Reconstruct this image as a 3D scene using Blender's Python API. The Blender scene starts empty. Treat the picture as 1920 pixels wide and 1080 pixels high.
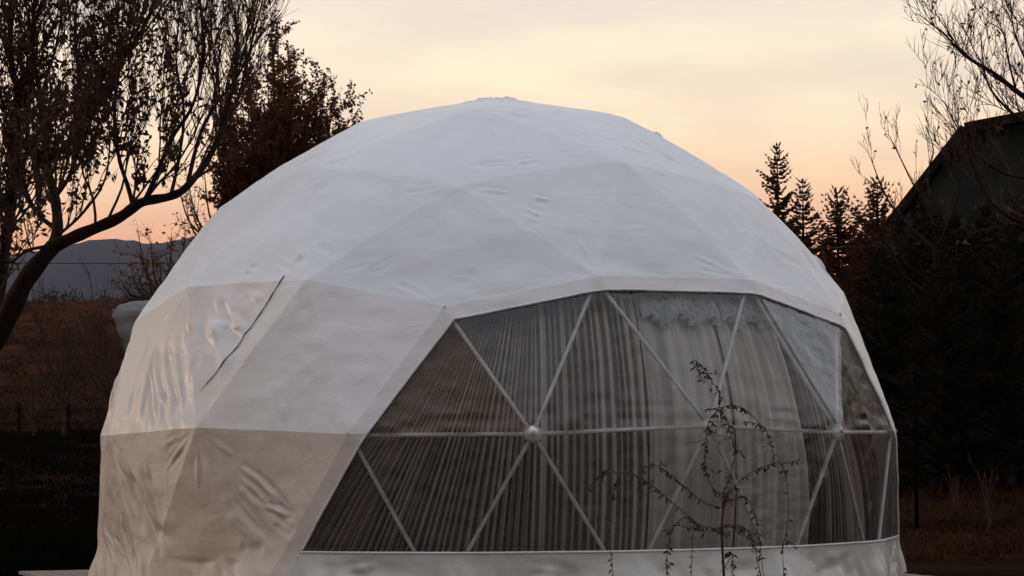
import bpy, math, random
import numpy as np
from mathutils import Vector, Matrix
random.seed(7); rng = np.random.default_rng(7)
S = bpy.context.scene
COL = S.collection

# ------------------------------------------------------------------ camera
R = 4.0                      # radius of the dome, metres
CAM = np.array([0.0, -7.232 * R, 1.80])
ZC = CAM[2] - 0.168 * R      # height of the sphere centre
YAW, PITCH, ROLL, FPX = map(float, (math.radians(0.29), math.radians(2.88), math.radians(0.33), 5467.0))
def _basis():
    cy, sy, cp, sp, cr, sr = math.cos(YAW), math.sin(YAW), math.cos(PITCH), math.sin(PITCH), math.cos(ROLL), math.sin(ROLL)
    Yw = np.array([[cy, -sy, 0], [sy, cy, 0], [0, 0, 1]])
    Pt = np.array([[1, 0, 0], [0, cp, sp], [0, -sp, cp]])
    Rl = np.array([[cr, 0, -sr], [0, 1, 0], [sr, 0, cr]])
    return Rl @ Pt @ Yw      # rows: right, forward, up
B = _basis()
cam = bpy.data.cameras.new('camera'); camo = bpy.data.objects.new('camera', cam); COL.objects.link(camo)
cam.sensor_width = 36; cam.lens = 36 * FPX / 1920; cam.clip_start = 0.5; cam.clip_end = 30000
Mx = Matrix.Identity(4)
for i in range(3):
    Mx[i][0], Mx[i][1], Mx[i][2], Mx[i][3] = B[0][i], B[2][i], -B[1][i], CAM[i]
camo.matrix_world = Mx
S.camera = camo
def ray(px, py):
    d = B.T @ np.array([(px - 960) / FPX, 1.0, -(py - 540) / FPX]); return d
def at(px, py, D):           # point at depth D metres in front of the camera plane position
    d = ray(px, py); return CAM + d * (D / d[1])

# ------------------------------------------------------------------ light
S.view_settings.view_transform = 'Standard'; S.view_settings.look = 'None'
S.view_settings.exposure = 0.0; S.view_settings.gamma = 1.0; S.view_settings.use_curve_mapping = False
HAZE = 3.0e-5
SUN_AZ, SUN_EL = math.radians(-60), math.radians(5.0)      # low sun behind thin cloud to the left, azimuth clockwise from +Y
GLOW_AZ = math.radians(-4)
W = bpy.data.worlds.new("World"); S.world = W; W.use_nodes = True
nt = W.node_tree; N = nt.nodes; L = nt.links
N.clear()
def nd(nt, t, **k):
    n = nt.nodes.new(t)
    for a, v in k.items():
        if a == 'ins':
            for i, x in v.items(): n.inputs[i].default_value = x
        else: setattr(n, a, v)
    return n
def ramp(nt, stops, interp='LINEAR'):
    n = nt.nodes.new('ShaderNodeValToRGB'); e = n.color_ramp.elements; n.color_ramp.interpolation = interp
    while len(e) < len(stops): e.new(0.5)
    for i, (p, c) in enumerate(stops):
        e[i].position = p; e[i].color = (c[0], c[1], c[2], 1)
    return n
sky = nd(nt, 'ShaderNodeTexSky', sky_type='NISHITA', sun_disc=False, sun_elevation=SUN_EL, sun_rotation=SUN_AZ, dust_density=3.0, altitude=400)
bg1 = nd(nt, 'ShaderNodeBackground', ins={1: 0.012}); L.new(sky.outputs[0], bg1.inputs[0])
tc = nd(nt, 'ShaderNodeTexCoord'); sep = nd(nt, 'ShaderNodeSeparateXYZ'); L.new(tc.outputs['Generated'], sep.inputs[0])
# thin dusk cloud veil: colour by height above the horizon on the sunset side and on the opposite side
zclamp = nd(nt, 'ShaderNodeMath', operation='MAXIMUM', ins={1: 0.0}); L.new(sep.outputs[2], zclamp.inputs[0])
zr = nd(nt, 'ShaderNodeMath', operation='POWER', ins={1: 0.5}); L.new(zclamp.outputs[0], zr.inputs[0])
def q(z): return math.sqrt(z)
warm = ramp(nt, [(0.0, (0.55, 0.24, 0.16)), (q(.045), (0.80, 0.33, 0.18)), (q(.068), (0.91, 0.46, 0.27)), (q(.088), (0.95, 0.65, 0.43)), (q(.108), (0.96, 0.765, 0.565)), (q(.13), (0.93, 0.79, 0.61)), (q(.15), (0.86, 0.76, 0.63)), (q(.35), (0.74, 0.72, 0.72)), (1.0, (0.76, 0.84, 1.0))])
cool = ramp(nt, [(0.0, (0.13, 0.09, 0.065)), (q(.12), (0.16, 0.115, 0.085)), (q(.30), (0.22, 0.19, 0.17)), (q(.5), (0.52, 0.51, 0.52)), (q(.75), (0.80, 0.84, 0.93)), (1.0, (0.76, 0.84, 1.0))])
L.new(zr.outputs[0], warm.inputs[0]); L.new(zr.outputs[0], cool.inputs[0])
dotn = nd(nt, 'ShaderNodeVectorMath', operation='DOT_PRODUCT', ins={1: (math.sin(GLOW_AZ), math.cos(GLOW_AZ), 0)})
L.new(tc.outputs['Generated'], dotn.inputs[0])
side = nd(nt, 'ShaderNodeMapRange', interpolation_type='SMOOTHSTEP', ins={1: -0.62, 2: 0.32}); L.new(dotn.outputs['Value'], side.inputs[0])
mixc = nd(nt, 'ShaderNodeMix', data_type='RGBA'); L.new(side.outputs[0], mixc.inputs[0]); L.new(cool.outputs[0], mixc.inputs[6]); L.new(warm.outputs[0], mixc.inputs[7])
mp = nd(nt, 'ShaderNodeMapping', ins={3: (9.0, 9.0, 34.0), 2: (0.12, 0.16, 0)}); L.new(tc.outputs['Generated'], mp.inputs[0])
nz = nd(nt, 'ShaderNodeTexNoise', ins={'Scale': 1.3, 'Detail': 5.0, 'Roughness': 0.5}); L.new(mp.outputs[0], nz.inputs[0])
cl = ramp(nt, [(0.34, (0.92, 0.91, 0.95)), (0.5, (1.0, 0.985, 0.985)), (0.66, (1.10, 1.075, 1.03))]); L.new(nz.outputs[0], cl.inputs[0])
mul = nd(nt, 'ShaderNodeMix', data_type='RGBA', blend_type='MULTIPLY', ins={0: 1.0}); L.new(mixc.outputs[2], mul.inputs[6]); L.new(cl.outputs[0], mul.inputs[7])
# the glow where the sun has gone down
glow = nd(nt, 'ShaderNodeMapRange', interpolation_type='SMOOTHERSTEP', ins={1: 0.90, 2: 1.0, 3: 1.0, 4: 1.09}); L.new(dotn.outputs['Value'], glow.inputs[0])
bg2 = nd(nt, 'ShaderNodeBackground'); L.new(mul.outputs[2], bg2.inputs[0]); L.new(glow.outputs[0], bg2.inputs[1])
add = nd(nt, 'ShaderNodeAddShader'); L.new(bg1.outputs[0], add.inputs[0]); L.new(bg2.outputs[0], add.inputs[1])
wo = nd(nt, 'ShaderNodeOutputWorld'); L.new(add.outputs[0], wo.inputs[0])
sl = bpy.data.lights.new('sun', 'SUN'); sl.energy = 0.62; sl.angle = math.radians(11); sl.color = (1.0, 0.80, 0.62)
so = bpy.data.objects.new('sun', sl); COL.objects.link(so)
sd = Vector((math.sin(SUN_AZ) * math.cos(SUN_EL), math.cos(SUN_AZ) * math.cos(SUN_EL), math.sin(SUN_EL)))
so.rotation_euler = sd.to_track_quat('Z', 'Y').to_euler(); so.location = (-55, 32, 20)

# ------------------------------------------------------------------ helpers
def mat(name, col, rough=0.8, spec=0.3, col2=None, scale=4.0, stretch=(1, 1, 1), bump=0.0, bscale=20.0, coord='Object', bdist=0.02, metal=0.0):
    m = bpy.data.materials.new(name); m.use_nodes = True; t = m.node_tree; b = t.nodes['Principled BSDF']
    b.inputs['Roughness'].default_value = rough; b.inputs['Specular IOR Level'].default_value = spec; b.inputs['Metallic'].default_value = metal
    c = nd(t, 'ShaderNodeTexCoord'); mpn = nd(t, 'ShaderNodeMapping', ins={3: stretch}); t.links.new(c.outputs[coord], mpn.inputs[0])
    if col2 is None: col2 = tuple(x * 0.8 for x in col)
    n = nd(t, 'ShaderNodeTexNoise', ins={'Scale': scale, 'Detail': 6.0, 'Roughness': 0.6}); t.links.new(mpn.outputs[0], n.inputs[0])
    r = ramp(t, [(0.35, col2), (0.65, col)]); t.links.new(n.outputs[0], r.inputs[0]); t.links.new(r.outputs[0], b.inputs['Base Color'])
    if bump:
        n2 = nd(t, 'ShaderNodeTexNoise', ins={'Scale': bscale, 'Detail': 4.0}); t.links.new(mpn.outputs[0], n2.inputs[0])
        bp = nd(t, 'ShaderNodeBump', ins={'Strength': bump, 'Distance': bdist}); t.links.new(n2.outputs[0], bp.inputs['Height']); t.links.new(bp.outputs[0], b.inputs['Normal'])
    return m
def link(name, me, m=None, parent=None, loc=None):
    o = bpy.data.objects.new(name, me); COL.objects.link(o)
    if m and me and not me.materials: me.materials.append(m)
    if parent: o.parent = parent
    if loc is not None: o.location = loc
    return o
def mesh(name, v, f, smooth=True):
    me = bpy.data.meshes.new(name)
    me.from_pydata([tuple(map(float, p)) for p in v] if not isinstance(v, np.ndarray) else v.tolist(), [], f if not isinstance(f, np.ndarray) else f.tolist())
    if smooth: me.polygons.foreach_set('use_smooth', [True] * len(me.polygons))
    me.update(); return me
def tag(o, label=None, cat=None, group=None, kind=None):
    if label: o['label'] = label
    if cat: o['category'] = cat
    if group: o['group'] = group
    if kind: o['kind'] = kind
    return o
def empty(name, loc, rz=0.0, sc=1.0):
    o = bpy.data.objects.new(name, None); COL.objects.link(o); o.location = loc; o.rotation_euler.z = rz; o.scale = (sc, sc, sc); return o
def copy_tree(o, parent=None):
    c = o.copy(); COL.objects.link(c); c.parent = parent
    for ch in list(o.children): copy_tree(ch, c)
    return c
class Tubes:                 # many tapered tubes collected into one mesh
    def __init__(s): s.v = []; s.f = []; s.n = 0
    def add(s, pts, rad, sides=4, cap=False):
        pts = np.asarray(pts, float); k = len(pts)
        t = np.gradient(pts, axis=0); t /= np.linalg.norm(t, axis=1)[:, None] + 1e-9
        ref = np.array([0.31, 0.9, 0.29]) if abs(t[0][2]) > .6 else np.array([0, 0, 1.0])
        a = np.cross(t, ref); a /= np.linalg.norm(a, axis=1)[:, None] + 1e-9; b = np.cross(t, a)
        ang = np.arange(sides) * 2 * math.pi / sides
        rad = np.broadcast_to(np.asarray(rad, float), (k,))
        ring = pts[:, None, :] + rad[:, None, None] * (np.cos(ang)[None, :, None] * a[:, None, :] + np.sin(ang)[None, :, None] * b[:, None, :])
        s.v.append(ring.reshape(-1, 3)); i = np.arange(k - 1)[:, None] * sides + np.arange(sides)[None, :]
        j = np.arange(k - 1)[:, None] * sides + (np.arange(sides)[None, :] + 1) % sides
        fs = np.stack([i, j, j + sides, i + sides], -1).reshape(-1, 4) + s.n
        s.f.extend(fs.tolist())
        if cap: s.f.append([s.n + x for x in range(sides)][::-1]); s.f.append([s.n + (k - 1) * sides + x for x in range(sides)])
        s.n += k * sides
    def build(s, name, m, parent=None, smooth=True):
        return link(name, mesh(name, np.concatenate(s.v), s.f, smooth), m, parent)
def box(v, f, c, s, rz=0.0):
    k = len(v); ca, sa = math.cos(rz), math.sin(rz)
    for dx in (-.5, .5):
        for dy in (-.5, .5):
            for dz in (-.5, .5):
                x, y = dx * s[0], dy * s[1]; v.append((c[0] + x * ca - y * sa, c[1] + x * sa + y * ca, c[2] + dz * s[2]))
    for a in ((0, 1, 3, 2), (4, 6, 7, 5), (0, 4, 5, 1), (2, 3, 7, 6), (0, 2, 6, 4), (1, 5, 7, 3)): f.append([k + i for i in a])
def boxpart(name, c, s, m, parent, rz=0.0):
    v, f = [], []; box(v, f, (0, 0, 0), s); o = link(name, mesh(name, v, f, False), m, parent, c); o.rotation_euler.z = rz; return o
def sstep(a, b, x):
    t = np.clip((x - a) / (b - a), 0, 1); return t * t * (3 - 2 * t)
def vnoise(x, y, seed=0):    # smooth lattice noise, -1..1
    x = np.asarray(x, float); y = np.asarray(y, float); xi = np.floor(x).astype(int); yi = np.floor(y).astype(int); fx = x - xi; fy = y - yi
    fx = fx * fx * (3 - 2 * fx); fy = fy * fy * (3 - 2 * fy)
    def h(a, b):
        n = np.sin(a * 127.1 + b * 311.7 + seed * 74.7) * 43758.5453; return (n - np.floor(n)) * 2 - 1
    return (h(xi, yi) * (1 - fx) + h(xi + 1, yi) * fx) * (1 - fy) + (h(xi, yi + 1) * (1 - fx) + h(xi + 1, yi + 1) * fx) * fy

# ------------------------------------------------------------------ terrain
def terrain_z(x, y):
    D = np.maximum(y - CAM[1], 0.01); x = np.asarray(x, float)
    u = x / D * FPX + 960                                   # bearing, spreads out with distance
    left = 1 - sstep(500, 1500, u)
    z = (1.9 - 0.4 * (1 - left)) * sstep(48, 118, D)
    z = z + left * (22.0 * sstep(125, 520, D)) + (1 - left) * 5.0 * sstep(150, 500, D)
    z = z * (1 - sstep(600, 1400, D))
    z = z + 0.05 * vnoise(x / 1.7, y / 2.3, 1) + 0.18 * vnoise(x / 9, y / 14, 2) * sstep(35, 70, D) + 1.2 * vnoise(x / 60, y / 60, 3) * sstep(150, 400, D)
    return z - 0.05
angs = np.concatenate([np.linspace(-math.pi, -0.32, 60, endpoint=False), np.linspace(-0.32, 0.32, 260), np.linspace(0.32, math.pi, 61)[1:]])
rad = np.concatenate([np.linspace(0, 20, 14), np.geomspace(21, 7000, 190)[0:]])
Ag, Rg = np.meshgrid(angs, rad, indexing='ij')
X = CAM[0] + Rg * np.sin(Ag); Y = CAM[1] + Rg * np.cos(Ag); Z = terrain_z(X, Y)
na, nr = Ag.shape
idx = (np.arange(na - 1)[:, None] * nr + np.arange(nr - 1)[None, :])
F = np.stack([idx, idx + nr, idx + nr + 1, idx + 1], -1).reshape(-1, 4)
gm = mat('field_soil', (0.020, 0.0115, 0.0062), 0.95, 0.0, (0.0030, 0.0024, 0.0018), 0.22, bump=0.8, bscale=6, bdist=0.08)
def ground_material():
    t = gm.node_tree; b = t.nodes['Principled BSDF']
    # far hillside of dry russet grass, near field of dark damp soil
    c = nd(t, 'ShaderNodeTexCoord'); s_ = nd(t, 'ShaderNodeSeparateXYZ'); t.links.new(c.outputs['Object'], s_.inputs[0])
    mr = nd(t, 'ShaderNodeMapRange', ins={1: 90.0, 2: 330.0}); t.links.new(s_.outputs[1], mr.inputs[0])
    m1 = nd(t, 'ShaderNodeMapping', ins={3: (0.09, 0.035, 0.09)}); t.links.new(c.outputs['Object'], m1.inputs[0])
    n1 = nd(t, 'ShaderNodeTexNoise', ins={'Scale': 1.4, 'Detail': 8.0, 'Roughness': 0.7}); t.links.new(m1.outputs[0], n1.inputs[0])
    r1 = ramp(t, [(0.38, (0.014, 0.0065, 0.004)), (0.52, (0.040, 0.015, 0.0075)), (0.66, (0.085, 0.030, 0.014))]); t.links.new(n1.outputs[0], r1.inputs[0])
    old = b.inputs['Base Color'].links[0].from_socket
    mx = nd(t, 'ShaderNodeMix', data_type='RGBA'); t.links.new(mr.outputs[0], mx.inputs[0]); t.links.new(old, mx.inputs[6]); t.links.new(r1.outputs[0], mx.inputs[7])
    t.links.new(mx.outputs[2], b.inputs['Base Color'])
ground_material()
tag(link('ground', mesh('ground', np.stack([X, Y, Z], -1).reshape(-1, 3), F), gm), kind='structure')

# mountain ridge far behind
def ridge(name, D, prof, m, depth):
    xs = np.linspace(prof[0][0], prof[-1][0], 420); ys = np.interp(xs, [p[0] for p in prof], [p[1] for p in prof])
    v = []; rows = 9
    for r in range(rows):
        k = r / (rows - 1)                                   # 0 foot, 1 crest
        for i, (px, py) in enumerate(zip(xs, ys)):
            top = at(px, py, D); dd = D - (1 - k) * depth
            zt = top[2] + vnoise(px / 28, 0, 5) * D * .0008 + vnoise(px / 9, 0, 8) * D * .0003
            z = zt * (k ** 0.8) * (1 + 0.16 * (1 - k) * vnoise(px / 60, r * .9, 6)) - 3 * (1 - k)
            v.append((top[0] * dd / D, CAM[1] + dd, z))
    n = len(xs); back = len(v)
    for i, (px, py) in enumerate(zip(xs, ys)):
        top = at(px, py, D); v.append((top[0] * 1.25, CAM[1] + D * 1.25, -3))
    f = [[r * n + i, r * n + i + 1, (r + 1) * n + i + 1, (r + 1) * n + i] for r in range(rows) for i in range(n - 1)]
    return tag(link(name, mesh(name, v, f), m), kind='structure')
mm = mat('mountain_forest', (0.030, 0.030, 0.040), 1.0, 0.0, (0.018, 0.019, 0.027), 0.004)
ridge('mountain', 5200, [(-2600, 640), (-1500, 560), (-600, 480), (0, 478), (80, 466), (140, 455), (200, 449), (270, 455), (330, 452), (400, 440), (520, 430), (700, 455), (1000, 520), (1300, 560), (1600, 575), (2200, 590), (3400, 600), (4600, 700)], mm, 2600)

# ------------------------------------------------------------------ geodesic dome
def ico_faces():
    V = [np.array([0, 0, 1.0])]; a = math.atan(.5); k72 = 2 * math.pi / 5
    for k in range(5): V.append(np.array([math.cos(a) * math.cos(k * k72), math.cos(a) * math.sin(k * k72), math.sin(a)]))
    for k in range(5): V.append(np.array([math.cos(a) * math.cos((k + .5) * k72), math.cos(a) * math.sin((k + .5) * k72), -math.sin(a)]))
    V.append(np.array([0, 0, -1.0])); f = []
    for k in range(5):
        n = (k + 1) % 5; f += [(0, 1 + k, 1 + n), (1 + k, 6 + k, 1 + n), (1 + n, 6 + k, 6 + n), (6 + k, 11, 6 + n)]
    return V, f
V3, F3 = ico_faces(); facets = []
for (a, b, c) in F3:
    P = lambda i, j: (lambda p: p / np.linalg.norm(p))((V3[a] * (3 - i - j) + V3[b] * i + V3[c] * j) / 3)
    for i in range(3):
        for j in range(3 - i):
            facets.append((P(i, j), P(i + 1, j), P(i, j + 1)))
            if i + j < 2: facets.append((P(i + 1, j), P(i + 1, j + 1), P(i, j + 1)))
ROT = math.radians(-97.40)
def rotz(p, a): c, s = math.cos(a), math.sin(a); return np.array([p[0] * c - p[1] * s, p[0] * s + p[1] * c, p[2]])
facets = [t for t in facets if min(p[2] for p in t) > -0.2]
facets = [tuple(rotz(p, ROT) if True else p for p in t) for t in facets]
def sph(az, z): a = math.radians(az) + ROT; r = math.sqrt(1 - z * z); return np.array([r * math.cos(a), r * math.sin(a), z])
# exact frame nodes of the bay (dome azimuth, height)
nodes = {}
for t in facets:
    for p in t: nodes[tuple(np.round(p, 4))] = p
nodes = list(nodes.values())
def node(az, z): s = sph(az, z); return min(nodes, key=lambda p: np.linalg.norm(p - s))
P0, R1, R2, P1 = node(0, .447), node(22.4, .515), node(49.6, .515), node(72, .447)
H = [node(a, z) for a, z in ((-11.8, .172), (11.8, .172), (36, .188), (60.2, .172), (83.8, .172))]
Bn = [node(a, z) for a, z in ((-24.2, -.172), (0, -.188), (24.2, -.172), (47.8, -.172), (72, -.188), (96.2, -.172))]
cen = sum(H) / 5
def plane(a, b, off, inside=cen):      # plane through the edge a-b and the dome's axis region, moved 'off' towards the bay
    nrm = np.cross(b - a, (a + b) / 2); nrm /= np.linalg.norm(nrm)
    if np.dot(nrm, inside - a) < 0: nrm = -nrm
    return nrm, np.dot(nrm, a) + off
planes = [plane(P0, R1, .024), plane(R1, R2, .033), plane(R2, P1, .022), plane(P0, H[0], .034), plane(H[0], Bn[0], .034), plane(P1, H[4], .018), plane(H[4], Bn[5], .012), (np.array([0, 0, 1.0]), -.084)]
def in_bay(t):
    c = sum(t) / 3; return all(np.dot(n, c) > o - .06 for n, o in planes[:3]) and all(np.dot(n, c) > o - .05 for n, o in planes[3:7]) and np.dot(c, cen) > 0.3 and c[2] < .5
bay_set = [P0, R1, R2, P1] + H + Bn
def isbay(t): return all(any(np.linalg.norm(p - q_) < 1e-3 for q_ in bay_set) for p in t)
def clip(poly, n, o):
    ins, outs = [], []
    k = len(poly)
    for i in range(k):
        a, b = poly[i], poly[(i + 1) % k]; da, db = np.dot(n, a) - o, np.dot(n, b) - o
        (ins if da >= 0 else outs).append(a)
        if (da > 1e-9 and db < -1e-9) or (da < -1e-9 and db > 1e-9):
            m_ = a + (b - a) * (da / (da - db)); ins.append(m_); outs.append(m_)
    return (ins if len(ins) > 2 else None), (outs if len(outs) > 2 else None)
def subdiv(t, n):
    a, b, c = t; g = {}
    for i in range(n + 1):
        for j in range(n + 1 - i): g[i, j] = a + (b - a) * (i / n) + (c - a) * (j / n)
    for i in range(n):
        for j in range(n - i):
            yield [g[i, j], g[i + 1, j], g[i, j + 1]]
            if i + j < n - 1: yield [g[i + 1, j], g[i + 1, j + 1], g[i, j + 1]]
class Soup:
    def __init__(s): s.d = {}; s.v = []; s.f = []; s.row = []; s.cur = None
    def idx(s, p):
        k = (round(p[0] * 20000), round(p[1] * 20000), round(p[2] * 20000))
        if k not in s.d: s.d[k] = len(s.v); s.v.append(p)
        return s.d[k]
    def face(s, poly):
        ids = []
        for p in poly:
            i = s.idx(p)
            if not ids or ids[-1] != i: ids.append(i)
        if len(ids) > 1 and ids[0] == ids[-1]: ids.pop()
        if len(ids) > 2: s.f.append(ids); s.row.append(s.cur)

# folds of the slack canvas: start and end given as seen, stored as points on the shell
CC = np.array([0, 0, ZC])
def on_shell(px, py, rr=.97):
    d = ray(px, py); d = d / np.linalg.norm(d); o = CAM - CC; b = np.dot(o, d); c = np.dot(o, o) - (rr * R) ** 2
    h = b * b - c
    if h < 0: tt = -b
    else: tt = -b - math.sqrt(h)
    return (o + d * tt) / R
folds = []
def fold(a, b, amp, w, c=None):
    A_, B_ = on_shell(*a), on_shell(*b); folds.append((A_, B_, amp, w))
# side folds running down to the girdle, left
for (x0, y0, x1, y1, am, w) in [
    (262, 600, 212, 800, .026, .016), (275, 610, 235, 790, -.022, .012), (292, 620, 252, 800, .028, .014), (300, 640, 268, 800, -.02, .010), (245, 640, 202, 806, .02, .012),
    (306, 640, 318, 800, .024, .012), (322, 640, 345, 790, .03, .014), (330, 660, 352, 780, -.02, .010), (345, 640, 362, 780, .016, .012), (288, 690, 300, 806, .02, .01),
    (230, 700, 205, 812, -.016, .01), (225, 690, 214, 806, .02, .009), (240, 700, 226, 806, .016, .008), (316, 740, 345, 830, -.024, .010), (300, 730, 330, 815, .02, .01), (360, 700, 372, 800, .01, .014),
    # diagonal folds low left
    (242, 880, 325, 1040, .045, .020), (258, 870, 305, 1000, -.028, .014), (275, 870, 322, 1020, .020, .010), (236, 900, 280, 1000, .02, .014), (230, 960, 262, 1060, .024, .018), (186, 700, 190, 800, .0, .01), (200, 990, 240, 1075, -.02, .012),
    (450, 870, 520, 935, .016, .010), (470, 880, 560, 972, .022, .010), (500, 948, 558, 972, .028, .010), (440, 925, 530, 1028, .022, .010), (430, 960, 500, 1020, -.02, .010), (455, 905, 500, 950, -.014, .010), (505, 925, 550, 990, .018, .009), (520, 975, 560, 1005, .02, .008), (455, 1026, 505, 1030, .026, .010), (560, 900, 600, 990, .008, .02),
    # soft folds in the upper left panel
    (380, 560, 420, 640, .018, .03), (410, 545, 440, 610, -.014, .02), (430, 580, 470, 640, .014, .026), (360, 600, 380, 700, -.012, .03), (450, 540, 500, 570, .012, .02), (390, 600, 440, 700, .010, .04),
    # creases near the upper corner of the bay
    (850, 556, 900, 548, .022, .008), (855, 572, 960, 556, .020, .008), (870, 582, 980, 564, -.02, .008), (845, 540, 890, 536, .014, .008), (842, 525, 900, 520, .012, .010), (930, 562, 1030, 540, .014, .008), (850, 585, 880, 570, -.015, .007),
    (560, 495, 600, 503, .030, .008), (470, 510, 480, 516, .02, .008), (600, 470, 625, 482, .014, .010), (690, 520, 745, 490, .008, .010),
    # upper right
    (1050, 262, 1150, 272, .010, .012), (1190, 268, 1270, 318, .012, .012), (1130, 1056, 1260, 1074, .05, .012), (980, 1062, 1100, 1075, .035, .010), (1340, 1072, 1460, 1054, .05, .011), (1480, 1080, 1600, 1048, .07, .014), (1560, 1085, 1650, 1030, .06, .012), (1640, 1090, 1680, 1012, .035, .012), (1500, 1050, 1560, 1040, .03, .008), (700, 1066, 860, 1076, .03, .010), (600, 1075, 720, 1058, .04, .010), (270, 1036, 420, 1062, .05, .012), (250, 1030, 300, 1085, .045, .012), (420, 1060, 560, 1050, .03, .010), (215, 1010, 270, 1085, .03, .012), (1170, 250, 1260, 262, .012, .012), (1150, 285, 1215, 300, -.012, .014), (1080, 290, 1120, 296, .010, .01), (870, 324, 960, 318, .014, .012), (960, 318, 1010, 308, .008, .012),
    (985, 400, 1015, 414, .012, .008), (980, 430, 1010, 436, .012, .008), (1000, 378, 1030, 384, .010, .008), (1110, 372, 1180, 350, .010, .010), (1490, 470, 1530, 520, .018, .010), (1470, 460, 1500, 500, -.012, .010), (1500, 440, 1560, 540, .014, .012), (1440, 480, 1500, 510, .010, .010),
    (1555, 555, 1562, 562, .03, .008), (560, 320, 640, 290, .014, .010), (600, 345, 660, 320, .010, .012), (690, 240, 760, 222, .012, .008), (340, 500, 400, 470, .012, .012), (560, 330, 620, 320, -.010, .008)]:
    fold((x0, y0), (x1, y1), am, w)
for k in range(170):           # small random slack marks all over the shell
    a = rng.uniform(0, 2 * math.pi); z = rng.uniform(-.15, .93); r_ = math.sqrt(1 - z * z)
    p = np.array([r_ * math.cos(a), r_ * math.sin(a), z]) * .97; tdir = np.cross(p, [0, 0, 1]); tdir /= np.linalg.norm(tdir)
    up = np.cross(tdir, p); ln = rng.uniform(.03, .12); an = rng.normal(0, .35) + (0 if z > .45 else 1.0 * rng.choice([0, 1.3]))
    dd = tdir * math.cos(an) + up * math.sin(an); folds.append((p - dd * ln, p + dd * ln, rng.uniform(-.004, .005), rng.uniform(.006, .014)))
# puckers running out of each frame node
for p in nodes:
    if p[2] < .12 or p[1] > .3: continue
    for k in range(7):
        a = rng.uniform(0, 2 * math.pi); t1 = np.cross(p, [0.1, 0, 1]); t1 /= np.linalg.norm(t1); t2 = np.cross(p, t1); d = t1 * math.cos(a) + t2 * math.sin(a)
        folds.append((p * .985 + d * .01, p * .97 + d * rng.uniform(.06, .16), rng.uniform(-.006, .008), rng.uniform(.006, .011)))
def displace(p):
    """p: Nx3 points on the flat facets (unit radius) -> displaced points in metres"""
    nrm = p / np.linalg.norm(p, axis=1)[:, None]; az = np.arctan2(p[:, 1], p[:, 0]); z = p[:, 2]
    rr = np.linalg.norm(p, axis=1)
    d = -0.014 * sstep(1.0, .965, rr) * 0 + (1 - rr) * (.08 + .32 * sstep(.50, .62, z))
    d = d + .0022 * vnoise(az * 9, z * 16, 11) + .0008 * vnoise(az * 26, z * 40, 12)
    d = d + .0006 * vnoise(az * 60 + z * 20, z * 22, 19) * sstep(.5, .2, z)
    for A_, B_, am, w in folds:
        lo = np.minimum(A_, B_) - 3 * w; hi = np.maximum(A_, B_) + 3 * w
        m_ = np.all((p > lo) & (p < hi), axis=1)
        if not m_.any(): continue
        x = p[m_] - A_; ab = B_ - A_; L2 = ab @ ab; t = np.clip(x @ ab / L2, 0, 1)
        wob = .35 * w * np.sin(t * 9 + am * 900)
        dist = np.linalg.norm(x - t[:, None] * ab, axis=1) + wob * .3
        ww = np.maximum(w * .36 * (.6 + .8 * t), .0052)
        q1 = (dist / ww); d[m_] += am * .50 * (np.exp(-q1 ** 2) - .35 * np.exp(-((q1 - 2.1) / 1.1) ** 2)) * sstep(0, .22, t) * sstep(1.0, .75, t)
    # skirt: flares and ripples below the girdle
    s_ = sstep(-.085, -.185, z)
    d = d + s_ * (.016 + .012 * vnoise(az * 17, z * 5, 31) + .008 * vnoise(az * 44 + z * 30, z * 8, 32))
    # gathered cloth at the very top
    ap = sstep(.125, .03, np.hypot(p[:, 0], p[:, 1]))
    d = d + ap * (.001 + .007 * np.abs(np.sin(az * 9 + vnoise(az * 3, z * 3, 3) * 2)) + .004 * vnoise(p[:, 0] * 70, p[:, 1] * 70, 4))
    return (p + nrm * d[:, None] * np.array([1, 1, 1])) * R
cover = Soup(); panes = {}
for fi, t in enumerate(facets):
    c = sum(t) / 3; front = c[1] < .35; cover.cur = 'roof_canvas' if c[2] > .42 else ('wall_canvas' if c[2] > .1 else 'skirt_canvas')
    if isbay(t):
        for tri in subdiv(t, 40):
            cur = [np.array(x) for x in tri]
            for pi_, (n_, o_) in enumerate(planes):
                ins, outs = clip(cur, n_, o_)
                if outs:
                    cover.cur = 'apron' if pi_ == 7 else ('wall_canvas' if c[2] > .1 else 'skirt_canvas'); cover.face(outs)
                cur = ins
                if cur is None: break
            if cur is not None: panes.setdefault(fi, Soup()).face(cur)
    else:
        n_ = 20 if not front else (84 if (c[2] < .40 and c[0] < .2) else (56 if c[2] < .4 else 68))
        for tri in subdiv(t, n_): cover.face(tri)
dome = empty('dome_tent', (0, 0, ZC))
tag(dome, 'large white canvas geodesic dome tent with a clear gridded window bay', 'dome tent')
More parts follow.
